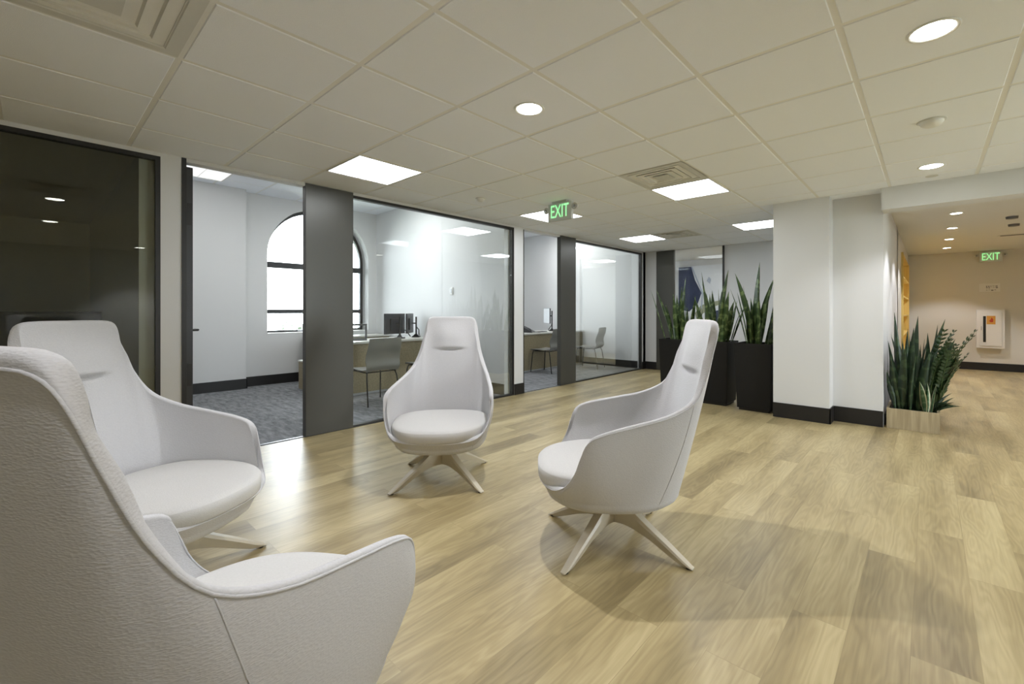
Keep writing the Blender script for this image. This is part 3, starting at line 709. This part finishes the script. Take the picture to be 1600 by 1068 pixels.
def chair_proto():
    root = thing('lounge_chair', '', 'lounge chair')
    L0, L1, Mi, R = chair_rings(); nh = 56
    def full(P):
        s = np.linspace(0, len(P)-1, nh+1)
        h = cr_spline(P, s); h[0, 0] = 0; h[-1, 0] = 0
        m_ = h[1:-1][::-1].copy(); m_[:, 0] *= -1
        return np.vstack([h, m_])           # closed loop
    A0, A1, A2, A3 = full(L0), full(L1), full(Mi), full(R)
    nu = len(A0)
    rows = []
    # bottom roll then up to the rim
    for t_ in (0, .35, .65, .85):
        a = t_*PI/2; rows.append(A0+(A1-A0)*np.array([math.sin(a), math.sin(a), 1-math.cos(a)]))
    nv = 90
    for k in range(nv+1):
        t_ = k/nv
        # quadratic through A1, A2, A3
        rows.append(A1*(2*(t_-.5)*(t_-1)) + A2*(-4*t_*(t_-1)) + A3*(2*t_*(t_-.5)))
    G = np.array(rows)                      # [rows, nu, 3]
    def normals(G):
        du = np.roll(G, -1, 1)-np.roll(G, 1, 1); dv = np.gradient(G, axis=0)
        n_ = np.cross(du, dv); n_ /= np.linalg.norm(n_, axis=2, keepdims=True)+1e-9
        return n_
    Nn = normals(G)
    c = G.mean(axis=(0, 1)); 
    if (Nn[20, 0]*(0, -1, 0)).sum() < 0: Nn = -Nn
    hgt = (A3[:, 2]-0.36); th = np.full(G.shape[:2], 0.044)
    th[:, :] = np.interp(A3[:, 2], [0.34, 0.45, 0.7, 0.95], [0.024, 0.024, 0.026, 0.037])[None, :]
    first = 8
    I = G-Nn*th[..., None]
    # keep the inside left-right symmetric and on its own side
    # padded headrest with a pinched slot below it
    def sm(a, b_, v): 
        t_ = np.clip((v-a)/(b_-a), 0, 1); return t_*t_*(3-2*t_)
    X, Y, Z = I[..., 0], I[..., 1], I[..., 2]
    back = (Y < -0.1)*1.0
    pad = 0.026*sm(0.896, 0.918, Z)*(1-sm(0.98, 1.14, Z))*(1-sm(0.03, 0.17, np.abs(X)))*back
    slot = -0.006*np.exp(-((Z-0.892)/0.010)**2)*(1-sm(0.06, 0.115, np.abs(X)))*back
    I[..., 1] += pad+slot
    bm = B()
    vo = [[bm.verts.new(p) for p in r] for r in G]
    # rounded lip
    last_o, last_i = G[-1], I[-1]; cen = (last_o+last_i)/2; out = (last_o-last_i)/2
    upv = G[-1]-G[-3]; upv /= np.linalg.norm(upv, axis=1, keepdims=True)
    rad = np.linalg.norm(out, axis=1, keepdims=True)
    lips = []
    for k in range(1, 7):
        a = PI*k/7; lips.append(cen+out*math.cos(a)+upv*rad*0.7*math.sin(a))
    allr = list(vo)+[[bm.verts.new(p) for p in r] for r in lips]+[[bm.verts.new(p) for p in I[k]] for k in range(len(G)-1, first-1, -1)]
    for a, b_ in zip(allr, allr[1:]):
        for k in range(nu): bm.faces.new((a[k], a[(k+1) % nu], b_[(k+1) % nu], b_[k]))
    bm.faces.new(vo[0]); bm.faces.new(allr[-1])
    mk('shell', bm, M['fab'], root, smooth=True, angle=60)
    bm = B(); rr = len(G)-2
    tube(bm, [tuple(p) for p in (G[rr]+Nn[rr]*0.0005)], 0.0032, 6, closed=True); mk('piping', bm, M['fab'], root, smooth=True)
    ku = int(round(5.9/(len(RIM)-1)*nh)); kf = int(round(12.9/(len(RIM)-1)*nh))
    for k in (ku, nu-ku):
        bm = B(); tube(bm, [tuple(G[r, k]+Nn[r, k]*0.0002) for r in range(2, len(G)-1, 2)], 0.0016, 6); mk('seam', bm, M['fab'], root, smooth=True)
    for k in (kf, nu-kf):
        bm = B(); tube(bm, [tuple(G[r, k]+Nn[r, k]*0.0002) for r in range(1, len(G)-1, 2)], 0.0013, 6); mk('seam', bm, M['fab'], root, smooth=True)
    # seat cushion
    bm = B(); n = 96; prof = [(0.93, 0.350), (0.985, 0.353), (1.0, 0.362), (1.004, 0.390), (1.004, 0.420), (0.997, 0.432), (0.98, 0.439), (0.90, 0.444), (0.72, 0.450), (0.45, 0.454), (0.2, 0.456)]
    rings = []
    for s, z in prof:
        ring = []
        for k in range(n):
            a = 2*PI*k/n; cx, sy = math.cos(a), math.sin(a)
            e = 2/2.6
            px = 0.330*math.copysign(abs(cx)**e, cx); py = (0.360 if sy > 0 else 0.28)*math.copysign(abs(sy)**e, sy)
            if sy > 0: px *= 1-0.04*sy
            off = (1-s)*0.28 if s > 0.85 else None
            f = s
            zz = z-(0.012*max(0, py/0.385) if z > 0.42 else 0)
            ring.append(bm.verts.new((px*f, 0.035+py*f, zz)))
        rings.append(ring)
    for a, b_ in zip(rings, rings[1:]):
        for k in range(n): bm.faces.new((a[k], a[(k+1) % n], b_[(k+1) % n], b_[k]))
    bm.faces.new(rings[0][::-1]); bm.faces.new(rings[-1])
    mk('seat_cushion', bm, M['fabseat'], root, smooth=True)
    # swivel base: four blades from a centre boss
    base = bpy.data.objects.new('swivel_base', None); COL.objects.link(base); base.parent = root; base.empty_display_size = 0.05
    bm = B(); lathe(bm, [(0.0, 0.268), (0.11, 0.268), (0.11, 0.256), (0.045, 0.25), (0.035, 0.20), (0.0, 0.20)], 32); mk('hub', bm, M['leg'], base, smooth=True, angle=40)
    top = [(0.0, .252), (.09, .215), (.20, .145), (.30, .088), (.40, .028), (.432, .010)]
    bot = [(0.0, .100), (.09, .106), (.20, .080), (.30, .038), (.375, .008), (.432, .004)]
    wid = [.030, .030, .027, .024, .020, .015]
    for q in range(4):
        a = q*PI/2; bm = B(); secs = []
        ca, sa = math.cos(a), math.sin(a)
        ss = np.linspace(0, 5, 21); T_ = cr_spline(top, ss); U_ = cr_spline(bot, ss); W__ = np.interp(ss, range(6), wid)
        for (s, zt), (s2, zb), wv in zip(T_, U_, W__):
            sec = []
            for (u, zf, sx) in ((-1, .0, s2), (-1.0, .75, None), (-.75, 1, s), (.75, 1, s), (1.0, .75, None), (1, .0, s2)):
                x_ = s2+(s-s2)*zf; wv2 = wv*(0.55+0.45*zf) if zf < .5 else wv
                z_ = zb+(zt-zb)*zf; t2 = u*wv2
                sec.append(bm.verts.new((x_*ca-t2*sa, x_*sa+t2*ca, z_)))
            secs.append(sec)
        for s1, s2_ in zip(secs, secs[1:]):
            for k in range(6): bm.faces.new((s1[k], s1[(k+1) % 6], s2_[(k+1) % 6], s2_[k]))
        bm.faces.new(secs[0][::-1]); bm.faces.new(secs[-1])
        lg = mk('leg', bm, M['leg'], base, smooth=True, angle=35)
        bm = B(); lathe(bm, [(0.012, 0.0), (0.013, 0.006), (0.012, 0.009)], 16, (0.408*ca, 0.408*sa, 0)); g = mk('foot_glide', bm, M['rubber'], lg); g['label'] = 'black glide'
    return root, base
proto, pbase = chair_proto()
def face(dx, dy): return math.atan2(dy, dx)-PI/2
#        label, centre, facing, base angle in the world
CH = [('pale lounge chair facing the viewer in front of the centre office', (-2.65, 1.98), -46, 0),
      ('pale lounge chair seen from its side, in front of the black planters', (-1.255, 2.04), -139.5, 0),
      ('pale lounge chair at the left in front of the dark glass', (-2.585, 0.37), 33.5, 86.5),
      ('pale lounge chair in the near left corner, seen from behind', (-1.23, 0.313), 122.3, 0)]
for k, (lb, (x, y), fd, ba) in enumerate(CH):
    c = proto if k == 0 else copy_tree(proto)
    c['label'] = lb; c['group'] = 'lounge chairs in a circle'
    c.location = (x, y, 0); rz = math.radians(fd)-PI/2; c.rotation_euler = (0, 0, rz)
    b_ = [o for o in c.children if o.name.startswith('swivel_base')][0]
    b_.rotation_euler = (0, 0, math.radians(ba)-rz)

# ------------------------------------------------------------------ plants
def leaf(bm, uvl, base, az, lean, length, width, rnd, twist=0.0, curl=0.2, n=12, tip=0.75):
    prev = None; p = Vector(base); ang = lean
    tw = rnd.uniform(0, PI) if twist is None else twist
    for k in range(n+1):
        t_ = k/n
        wv = width*0.5*min(1.0, 0.45+2.2*t_)*(1.0 if t_ < tip*0.6 else max(0.02, (1-((t_-tip*0.6)/(1-tip*0.6))**1.6)))
        d = Vector((math.sin(ang)*math.cos(az), math.sin(ang)*math.sin(az), math.cos(ang)))
        a2 = tw+0.9*t_*curl*3
        side = Vector((-math.sin(az), math.cos(az), 0)); nrm = d.cross(side).normalized()
        s_ = (side*math.cos(a2)+nrm*math.sin(a2)); nn = d.cross(s_).normalized()
        th_ = 0.0025*(1.2-t_)
        row = [bm.verts.new(p+s_*wv*u+nn*(wv*0.32*abs(u)+o)) for (u, o) in ((-1, 0), (0, th_), (1, 0), (0, -th_))]
        uv = [(0, t_), (0.5, t_), (1, t_), (0.5, t_)]
        if prev:
            for a, b_ in ((0, 1), (1, 2), (2, 3), (3, 0)):
                f = bm.faces.new((prev[0][a], prev[0][b_], row[b_], row[a])); f.smooth = True
                for lp, q in zip(f.loops, (prev[1][a], prev[1][b_], uv[b_], uv[a])): lp[uvl].uv = q
        prev = (row, uv); p = p+d*(length/n); ang += curl/n
def snake(name, label, loc, spread, nleaf, hmin, hmax, wmin, wmax, mat, seed, group=None, ly=None, lean=0.28, cat='plant', lead=None, xmin=None):
    rnd = random.Random(seed); t = thing(name, label, cat, loc, group=group)
    bm = B(); uvl = bm.loops.layers.uv.new('UVMap')
    ly = ly or spread
    for k in range(nleaf):
        x, y = rnd.uniform(-1, 1), rnd.uniform(-1, 1)
        az = math.atan2(y*ly, x*spread)+rnd.uniform(-.5, .5)
        r = math.hypot(x, y)
        leaf(bm, uvl, (x*spread, y*ly, 0), az, lean*r*rnd.uniform(.4, 1.1), rnd.uniform(hmin, hmax)*(1.0-0.25*r*rnd.random()), rnd.uniform(wmin, wmax), rnd, None, rnd.uniform(-.10, .30))
    for (x, y, az, ln, L2, w2, cu) in (lead or []): leaf(bm, uvl, (x, y, 0), az, ln, L2, w2, rnd, 0.3, cu)
    if xmin is not None:                 # leaves press against the wall instead of passing it
        for v in bm.verts: v.co.x = max(v.co.x, xmin-loc[0])
    o = mk('foliage', bm, mat, t, weld=False)
    return t
RT = math.atan2(0.663, 0.749)     # azimuth of image right
def tall_planter(x0, x1, y0, label):
    w = x1-x0; h_ = 0.815; t = thing('tall_planter', label, 'planter', ((x0+x1)/2, y0+w/2, 0), group='tall black planters beside the pillar')
    bm = B(); tw_, bw = w/2, w/2-0.025; wall = 0.018
    def rg(s, z): return [bm.verts.new(p) for p in ((-s, -s, z), (s, -s, z), (s, s, z), (-s, s, z))]
    R_ = [rg(bw, 0.03), rg(tw_, h_), rg(tw_-wall, h_), rg(tw_-wall-0.004, h_-0.12)]
    bm.faces.new(R_[0][::-1]); bm.faces.new(R_[-1])
    for a, b_ in zip(R_, R_[1:]):
        for k in range(4): bm.faces.new((a[k], a[(k+1) % 4], b_[(k+1) % 4], b_[k]))
    bmesh.ops.bevel(bm, geom=[e for e in bm.edges if abs(e.verts[0].co.z-e.verts[1].co.z) > 0.5], offset=0.008, segments=3, affect='EDGES')
    mk('body', bm, M['pot'], t)
    bm = B(); box(bm, -bw+0.02, bw-0.02, -bw+0.02, bw-0.02, 0, 0.03); mk('plinth', bm, M['black'], t)
    bm = B(); s = tw_-wall-0.003; box(bm, -s, s, -s, s, h_-0.08, h_-0.04); mk('soil', bm, M['soil'], t)
    return ((x0+x1)/2, y0+w/2, h_-0.042)
P1 = tall_planter(-2.88, -2.44, 5.90, 'tall black planter leftmost, half hidden by the side-on lounge chair')
P2 = tall_planter(-2.33, -1.90, 5.80, 'tall black planter in the middle of the three')
P3 = tall_planter(-1.80, -1.375, 5.72, 'tall black planter standing against the pillar')
gp = 'snake plants in the tall planters'
snake('snake_plant', 'snake plant in the leftmost tall planter', P1, 0.15, 18, 0.45, 0.80, 0.055, 0.09, M['leaf'], 11, gp, lead=[(-.05, -.1, RT+PI, .30, .78, .07, .05), (.05, -.08, RT, .05, .90, .09, .05)])
snake('snake_plant', 'snake plant in the middle tall planter', P2, 0.15, 22, 0.45, 0.82, 0.055, 0.09, M['leaf'], 5, gp, lead=[(-.04, -.1, RT+PI, .16, .95, .08, -.08), (.06, -.1, RT, .08, .98, .09, .12)])
snake('snake_plant', 'snake plant in the planter against the pillar', P3, 0.14, 19, 0.45, 0.80, 0.055, 0.09, M['leaf'], 23, gp, lead=[(0, -.1, RT, .04, 1.03, .095, .03), (-.03, -.1, RT+PI, .12, .92, .08, .25), (.03, -.1, RT, .10, .88, .07, .30)])
# low wooden planter by the corridor
t = thing('low_planter', 'low oak planter box at the corridor mouth', 'planter', (-0.335, 5.875, 0))
bw, bd, bh = 0.41, 1.30, 0.205
bm = B(); box(bm, 0, bw, 0, 0.02, 0, bh, .002); box(bm, 0, bw, bd-0.02, bd, 0, bh, .002); box(bm, 0, 0.02, 0.02, bd-0.02, 0, bh); box(bm, bw-0.02, bw, 0.02, bd-0.02, 0, bh); mk('body', bm, M['boxwood'], t)
rnd = random.Random(2); bm = B(); box(bm, 0.02, bw-0.02, 0.02, bd-0.02, 0.05, bh-0.04)
for k in range(420):
    x, y = rnd.uniform(.04, bw-.04), rnd.uniform(.04, bd-.04); r = rnd.uniform(.010, .019)
    bmesh.ops.create_icosphere(bm, subdivisions=1, radius=r, matrix=Matrix.Translation((x, y, bh-0.034)) @ Matrix.Diagonal((1.2, 1, .7, 1)))
o = mk('pebbles', bm, M['pebble'], t); o['kind'] = 'stuff'
zb = 0.175
snake('snake_plant', 'dense dark snake plant filling the front of the low oak planter', (-0.175, 6.10, zb), 0.11, 28, 0.50, 0.92, 0.05, 0.085, M['leafd'], 8, ly=0.16, lean=0.20, xmin=-0.335,
      lead=[(-.05, -.05, RT+PI, .09, 1.02, .08, -.05), (.02, -.1, RT, .03, .86, .085, .05), (.05, .0, RT, .02, .98, .08, .06)])
snake('snake_plant', 'dark snake plant deeper in the low oak planter', (-0.10, 6.60, zb), 0.13, 22, 0.55, 0.95, 0.05, 0.085, M['leafd'], 19, ly=0.20, lean=0.26, xmin=-0.335,
      lead=[(.03, -.1, RT, .22, .98, .07, .12)])
snake('variegated_snake_plant', 'small white edged snake plant at the front corner of the oak planter', (-0.02, 5.97, zb), 0.045, 6, 0.22, 0.38, 0.045, 0.06, M['leafv'], 3, lean=0.45)
t = thing('spiky_plant', 'small plant with thin arching leaves at the right edge of the oak planter', 'plant', (0.03, 6.08, zb))
bm = B(); uvl = bm.loops.layers.uv.new('UVMap'); rnd = random.Random(6)
for k in range(16): leaf(bm, uvl, (rnd.uniform(-.02, .02), rnd.uniform(-.02, .02), 0), rnd.uniform(-2.6, 1.6), rnd.uniform(.2, .8), rnd.uniform(.18, .28), .022, rnd, 0.0, rnd.uniform(.5, 1.1))
mk('foliage', bm, M['leafd'], t, weld=False)
def zzplant(label, loc, n, seed, hmax, az0):
    rnd = random.Random(seed); t = thing('zz_plant', label, 'plant', loc)
    bs = B(); bl = B(); uvl = bl.loops.layers.uv.new('UVMap')
    for k in range(n):
        az = az0+rnd.uniform(-1.3, 1.3); ln = rnd.uniform(.05, .34); hh = hmax*rnd.uniform(.7, 1.0); p = Vector((rnd.uniform(-.06, .06), rnd.uniform(-.12, .12), 0)); pts = [p.copy()]; ang = ln*.5
        m_ = 16
        for q in range(m_):
            d = Vector((math.sin(ang)*math.cos(az), math.sin(ang)*math.sin(az), math.cos(ang))); p = p+d*hh/m_; pts.append(p.copy()); ang += .030
            if q > 3:
                for s in (-1, 1):
                    side = Vector((-math.sin(az), math.cos(az), 0))*s
                    dd = (side*0.8+d*0.7+Vector((0, 0, rnd.uniform(-.1, .35)))).normalized()
                    L2 = rnd.uniform(.06, .085)*(1.1-q/m_*.4); wn = dd.cross(d).cross(dd).normalized()
                    vs = [bl.verts.new(p+dd*L2*a+wn*b_*L2*.24+Vector((0, 0, c))) for a, b_, c in ((0, 0, 0), (.3, 1, .004), (.65, .85, .004), (1, 0, 0), (.65, -.85, .004), (.3, -1, .004))]
                    vm = [bl.verts.new(p+dd*L2*.5+Vector((0, 0, -.004)))]
                    for a in range(6): bl.faces.new((vs[a], vs[(a+1) % 6], vm[0]))
        tube(bs, pts, [0.007*(1.2-i/len(pts)) for i in range(len(pts))], 6)
    mk('stems', bs, M['stem'], t, smooth=True); mk('foliage', bl, M['zz'], t, weld=False)
zzplant('glossy zz plant leaning out of the right side of the oak planter', (0.02, 6.28, zb), 22, 5, 0.66, -0.2)
zzplant('glossy zz plant at the back of the oak planter', (0.0, 6.75, zb), 14, 9, 0.88, 0.0)

# ------------------------------------------------------------------ office furniture
def guest_proto():
    t = thing('guest_chair', '', 'chair')
    # faces -X in its own frame, y across
    def sheet(P, halfw, th, n=8, curv=0.0):
        bm = B(); s = np.linspace(0, len(P)-1, 6*(len(P)-1)+1); Q = cr_spline(P, s); W2 = np.interp(s, range(len(P)), halfw)
        rows = []
        for i, (q, wv) in enumerate(zip(Q, W2)):
            a = Q[max(0, i-1)]; b_ = Q[min(len(Q)-1, i+1)]; d = b_-a; d /= np.linalg.norm(d); nx, nz = -d[1], d[0]
            r1, r2 = [], []
            for k in range(n+1):
                u = -1+2*k/n; c_ = curv*(u*u)
                r1.append(bm.verts.new((q[0]+nx*(th+c_), u*wv, q[1]+nz*(th+c_)))); r2.append(bm.verts.new((q[0]+nx*c_, u*wv, q[1]+nz*c_)))
            rows.append((r1, r2))
        for (a1, a2), (b1, b2) in zip(rows, rows[1:]):
            for k in range(n): bm.faces.new((a1[k], a1[k+1], b1[k+1], b1[k])); bm.faces.new((a2[k], b2[k], b2[k+1], a2[k+1]))
            bm.faces.new((a1[0], b1[0], b2[0], a2[0])); bm.faces.new((a1[-1], a2[-1], b2[-1], b1[-1]))
        for (a1, a2) in (rows[0], rows[-1]):
            for k in range(n): bm.faces.new((a1[k], a2[k], a2[k+1], a1[k+1]))
        return bm
    mk('seat', sheet([(-.24, .425), (-.20, .445), (-.05, .438), (.10, .432), (.20, .445)], [.20, .225, .23, .225, .215], .010, curv=.01), M['poly'], t, smooth=True, angle=40)
    mk('backrest', sheet([(.20, .445), (.235, .50), (.222, .58), (.235, .66), (.275, .76), (.290, .86)], [.222, .232, .238, .235, .228, .218], .010, curv=-.018), M['poly'], t, smooth=True, angle=40)
    bm = B()
    for s in (-1, 1): tube(bm, [(-.20, s*.19, .425), (.20, s*.20, .425)], .008)
    tube(bm, [(-.19, -.19, .425), (-.19, .19, .425)], .008); tube(bm, [(.18, -.20, .425), (.18, .20, .425)], .008); mk('seat_frame', bm, M['wire'], t, smooth=True)
    for sx, fx in ((-.19, -.235), (.19, .27)):
        for s in (-1, 1):
            bm = B(); tube(bm, [(sx, s*.195, .425), (sx+(fx-sx)*.3, s*.21, .36), (fx, s*.225, 0.006)], .009); lg = mk('leg', bm, M['wire'], t, smooth=True)
    return t
g0 = guest_proto(); gg = 'grey guest chairs in the offices'
for k, (x, y, rz, lb) in enumerate([(-5.50, 3.00, 0, 'grey guest chair seen from behind through the centre glass'), (-5.52, 3.86, 8, 'grey guest chair mostly hidden by the centre lounge chair'),
                                 (-5.68, 6.78, 4, 'grey guest chair seen through the open doorway of the far office'), (-5.42, 7.86, 14, 'grey guest chair behind the far office glass')]):
    c = g0 if k == 0 else copy_tree(g0)
    c.location = (x, y, 0); c.rotation_euler = (0, 0, math.radians(rz)); c['label'] = lb; c['group'] = gg
def desk(x, y0, y1, label):
    t = thing('desk', label, 'desk', (x, y0, 0)); L_ = y1-y0
    bm = B(); box(bm, -0.66, 0.04, -0.02, L_, 0.735, 0.765, 0.003); mk('worktop', bm, M['desktop'], t)
    bm = B(); box(bm, -0.02, 0.0, 0.02, L_-.02, 0.03, 0.735); mk('front_panel', bm, M['desk'], t)
    bm = B(); box(bm, -0.025, 0.0, 0.02, L_-.02, 0.0, 0.03); mk('kick_strip', bm, M['silver'], t)
    for y in (0.0, L_-.04):
        bm = B(); box(bm, -0.64, -0.02, y, y+.025, 0, 0.735); mk('side_panel', bm, M['desk'], t)
    return t
desk(-6.15, 2.70, 4.46, 'oak desk with pale top behind the centre guest chair')
desk(-5.97, 5.75, 8.42, 'oak desk with pale top in the far office')
t = thing('side_table', 'pale worktop running under the arched window', 'desk', (-8.1, 3.1, 0))
bm = B(); box(bm, 0, 0.55, 0, 1.36, 0.74, 0.77, .003); mk('worktop', bm, M['desktop'], t)
bm = B(); box(bm, 0.50, 0.52, 0.02, 1.34, 0.1, 0.74); box(bm, 0.02, 0.5, 0.02, 0.04, 0.0, 0.74); box(bm, .02, .5, 1.32, 1.34, 0, .74); mk('panel', bm, M['desk'], t)
t = thing('low_cabinet', 'low oak cabinet edge left of the dark bronze panel', 'cabinet', (-7.12, 2.70, 0))
bm = B(); box(bm, -0.08, 0.08, 0, 0.95, 0.03, 0.44); mk('body', bm, M['desk'], t)
bm = B(); box(bm, -0.085, 0.085, -.01, 0.96, 0.44, 0.462, .002); mk('top', bm, M['desktop'], t)
bm = B(); box(bm, -0.07, 0.07, 0.01, 0.94, 0, 0.03); mk('plinth', bm, M['silver'], t)
def monitor(x, y, z, rz, label, w=0.50, h_=0.30, zt=0.765):
    t = thing('monitor', label, 'monitor', (x, y, zt), math.radians(rz))
    c = z-zt
    bm = B(); box(bm, -0.012, 0.012, -w/2, w/2, c-h_/2, c+h_/2, 0.004); box(bm, 0.012, 0.035, -w/4, w/4, c-h_/3, c+h_/4, 0.006); mk('housing', bm, M['screen'], t)
    bm = B(); box(bm, -0.0135, -0.012, -w/2+.008, w/2-.008, c-h_/2+.008, c+h_/2-.008); o = mk('screen', bm, M['silver'], t)
    bm = B(); tube(bm, [(0.035, 0, c), (0.10, 0, c)], .012); tube(bm, [(0.11, 0, 0.02), (0.11, 0, c+0.11)], .014)
    tube(bm, [(0.11, 0, .18), (0.13, 0.12, .12), (0.10, 0.26, .02)], .009); mk('arm', bm, M['black'], t, smooth=True, angle=40)
    bm = B(); box(bm, 0.05, 0.17, -0.06, 0.06, 0, 0.018, .004); prism(bm, [(0.03, 0.0), (0.10, 0.06), (0.12, 0.06), (0.17, 0.0)], 1, -0.012, 0.012); mk('foot', bm, M['black'], t)
    return t
monitor(-6.52, 3.92, 1.0, 16, 'flat monitor turned away on the centre desk', 0.46, 0.33)
monitor(-6.60, 4.25, 1.0, 44, 'angled second monitor on the centre desk', 0.46, 0.33)
monitor(-6.30, 7.52, 1.10, 55, 'monitor seen edge-on through the far doorway', 0.50, 0.33)
t = thing('desk_phone', 'dark desk phone on the far office desk', 'phone', (-6.15, 6.77, 0.765), math.radians(20))
bm = B(); prism(bm, [(-.09, 0), (.10, 0), (.10, .02), (-.07, .10), (-.09, .10)], 1, -.09, .09); mk('base', bm, M['screen'], t)
bm = B(); tube(bm, [(-.075, -.10, .09), (-.065, -.10, .125), (.06, -.10, .07), (.08, -.10, .035)], .016); mk('handset', bm, M['screen'], t, smooth=True)
bm = B(); b1 = [(-.05, .06), (.02, .06), (.02, -.06), (-.05, -.06)]
v = [bm.verts.new((p[0], p[1], .02+(.10-p[0])*.47+.002)) for p in b1]; bm.faces.new(v); bmesh.ops.solidify(bm, geom=bm.faces[:], thickness=.002); mk('display', bm, M['silver'], t)
t = thing('keyboard', 'thin dark keyboard on the far office desk', 'keyboard', (-6.12, 7.10, 0.765), math.radians(10))
bm = B(); box(bm, -.07, .07, -.16, .16, 0, .012, .003); mk('body', bm, M['screen'], t)
bm = B()
for r_ in range(4):
    for q in range(13): box(bm, -.058+r_*.03, -.034+r_*.03, -.15+q*.0232, -.13+q*.0232, .012, .015)
mk('keys', bm, M['black'], t)
t = thing('picture_frame', 'grey framed glass stand on the desk beside the arched window', 'frame', (-6.42, 3.22, 0.765), math.radians(-25))
bm = B(); w2, h2 = .15, .25
box(bm, -.012, .012, -w2, -w2+.028, 0, h2); box(bm, -.012, .012, w2-.028, w2, 0, h2); box(bm, -.012, .012, -w2+.028, w2-.028, 0, .028); box(bm, -.012, .012, -w2+.028, w2-.028, h2-.028, h2); mk('frame', bm, M['lock'], t)
bm = B(); box(bm, -.003, .003, -w2+.028, w2-.028, .028, h2-.028); mk('pane', bm, M['glass'], t)
t = thing('wall_switch', 'small white wall control on the glossy office wall', 'switch', (-5.78, YP, 1.53))
bm = B(); box(bm, -.04, .04, -.012, 0, -.06, .06, .006); mk('plate', bm, M['white'], t)
bm = B(); box(bm, -.022, .022, -.017, -.011, -.035, .035, .003); o = mk('rocker', bm, M['silver'], t)

# ------------------------------------------------------------------ outside
bm = B(); box(bm, -160, -8.8, -80, 90, -5.6, -5.5); box(bm, 3.6, 120, -80, 90, -5.6, -5.5)
tag(mk('ground', bm, M['ground']), 'pale ground far below the arched window', 'ground', kind='structure')
def tree(x, y, h_, r, seed, label):
    rnd = random.Random(seed); t = thing('tree', label, 'tree', (x, y, -5.5), group='pale trees outside')
    bm = B(); tube(bm, [(0, 0, 0), (.05, 0, h_*.4), (0, .1, h_*.8)], [.22, .16, .06], 8)
    for k in range(7):
        a = rnd.uniform(0, 6.28); tube(bm, [(0, 0, h_*rnd.uniform(.35, .6)), (math.cos(a)*r*.7, math.sin(a)*r*.7, h_*rnd.uniform(.7, .95))], [.07, .02], 6)
    mk('trunk', bm, M['bark'], t, smooth=True)
    bm = B()
    for k in range(1500):
        d = Vector((rnd.gauss(0, 1), rnd.gauss(0, 1), rnd.gauss(0, 1))).normalized()*(rnd.random()**.4)
        lump = 1+.25*math.sin(d.x*5+seed)+.2*math.sin(d.y*7)
        p = Vector((d.x*r*lump, d.y*r*lump, h_*.72+d.z*h_*.30*lump)); s = rnd.uniform(.10, .2)
        u = Vector((rnd.gauss(0, 1), rnd.gauss(0, 1), rnd.gauss(0, 1))).normalized(); v_ = u.cross(Vector((rnd.gauss(0, 1), .3, 1))).normalized()
        q = [bm.verts.new(p+u*s), bm.verts.new(p+v_*s*.6), bm.verts.new(p-u*s), bm.verts.new(p-v_*s*.6)]; bm.faces.new(q)
    o = mk('foliage', bm, M['tree'], t, weld=False)
tree(-24, 9.5, 6.3, 1.5, 1, 'pale tree seen low through the arched window')
tree(-34, 17.5, 6.0, 2.6, 2, 'broad pale tree behind the first one')
tree(-30, 22.0, 6.0, 2.2, 3, 'pale tree at the right of the arched window')
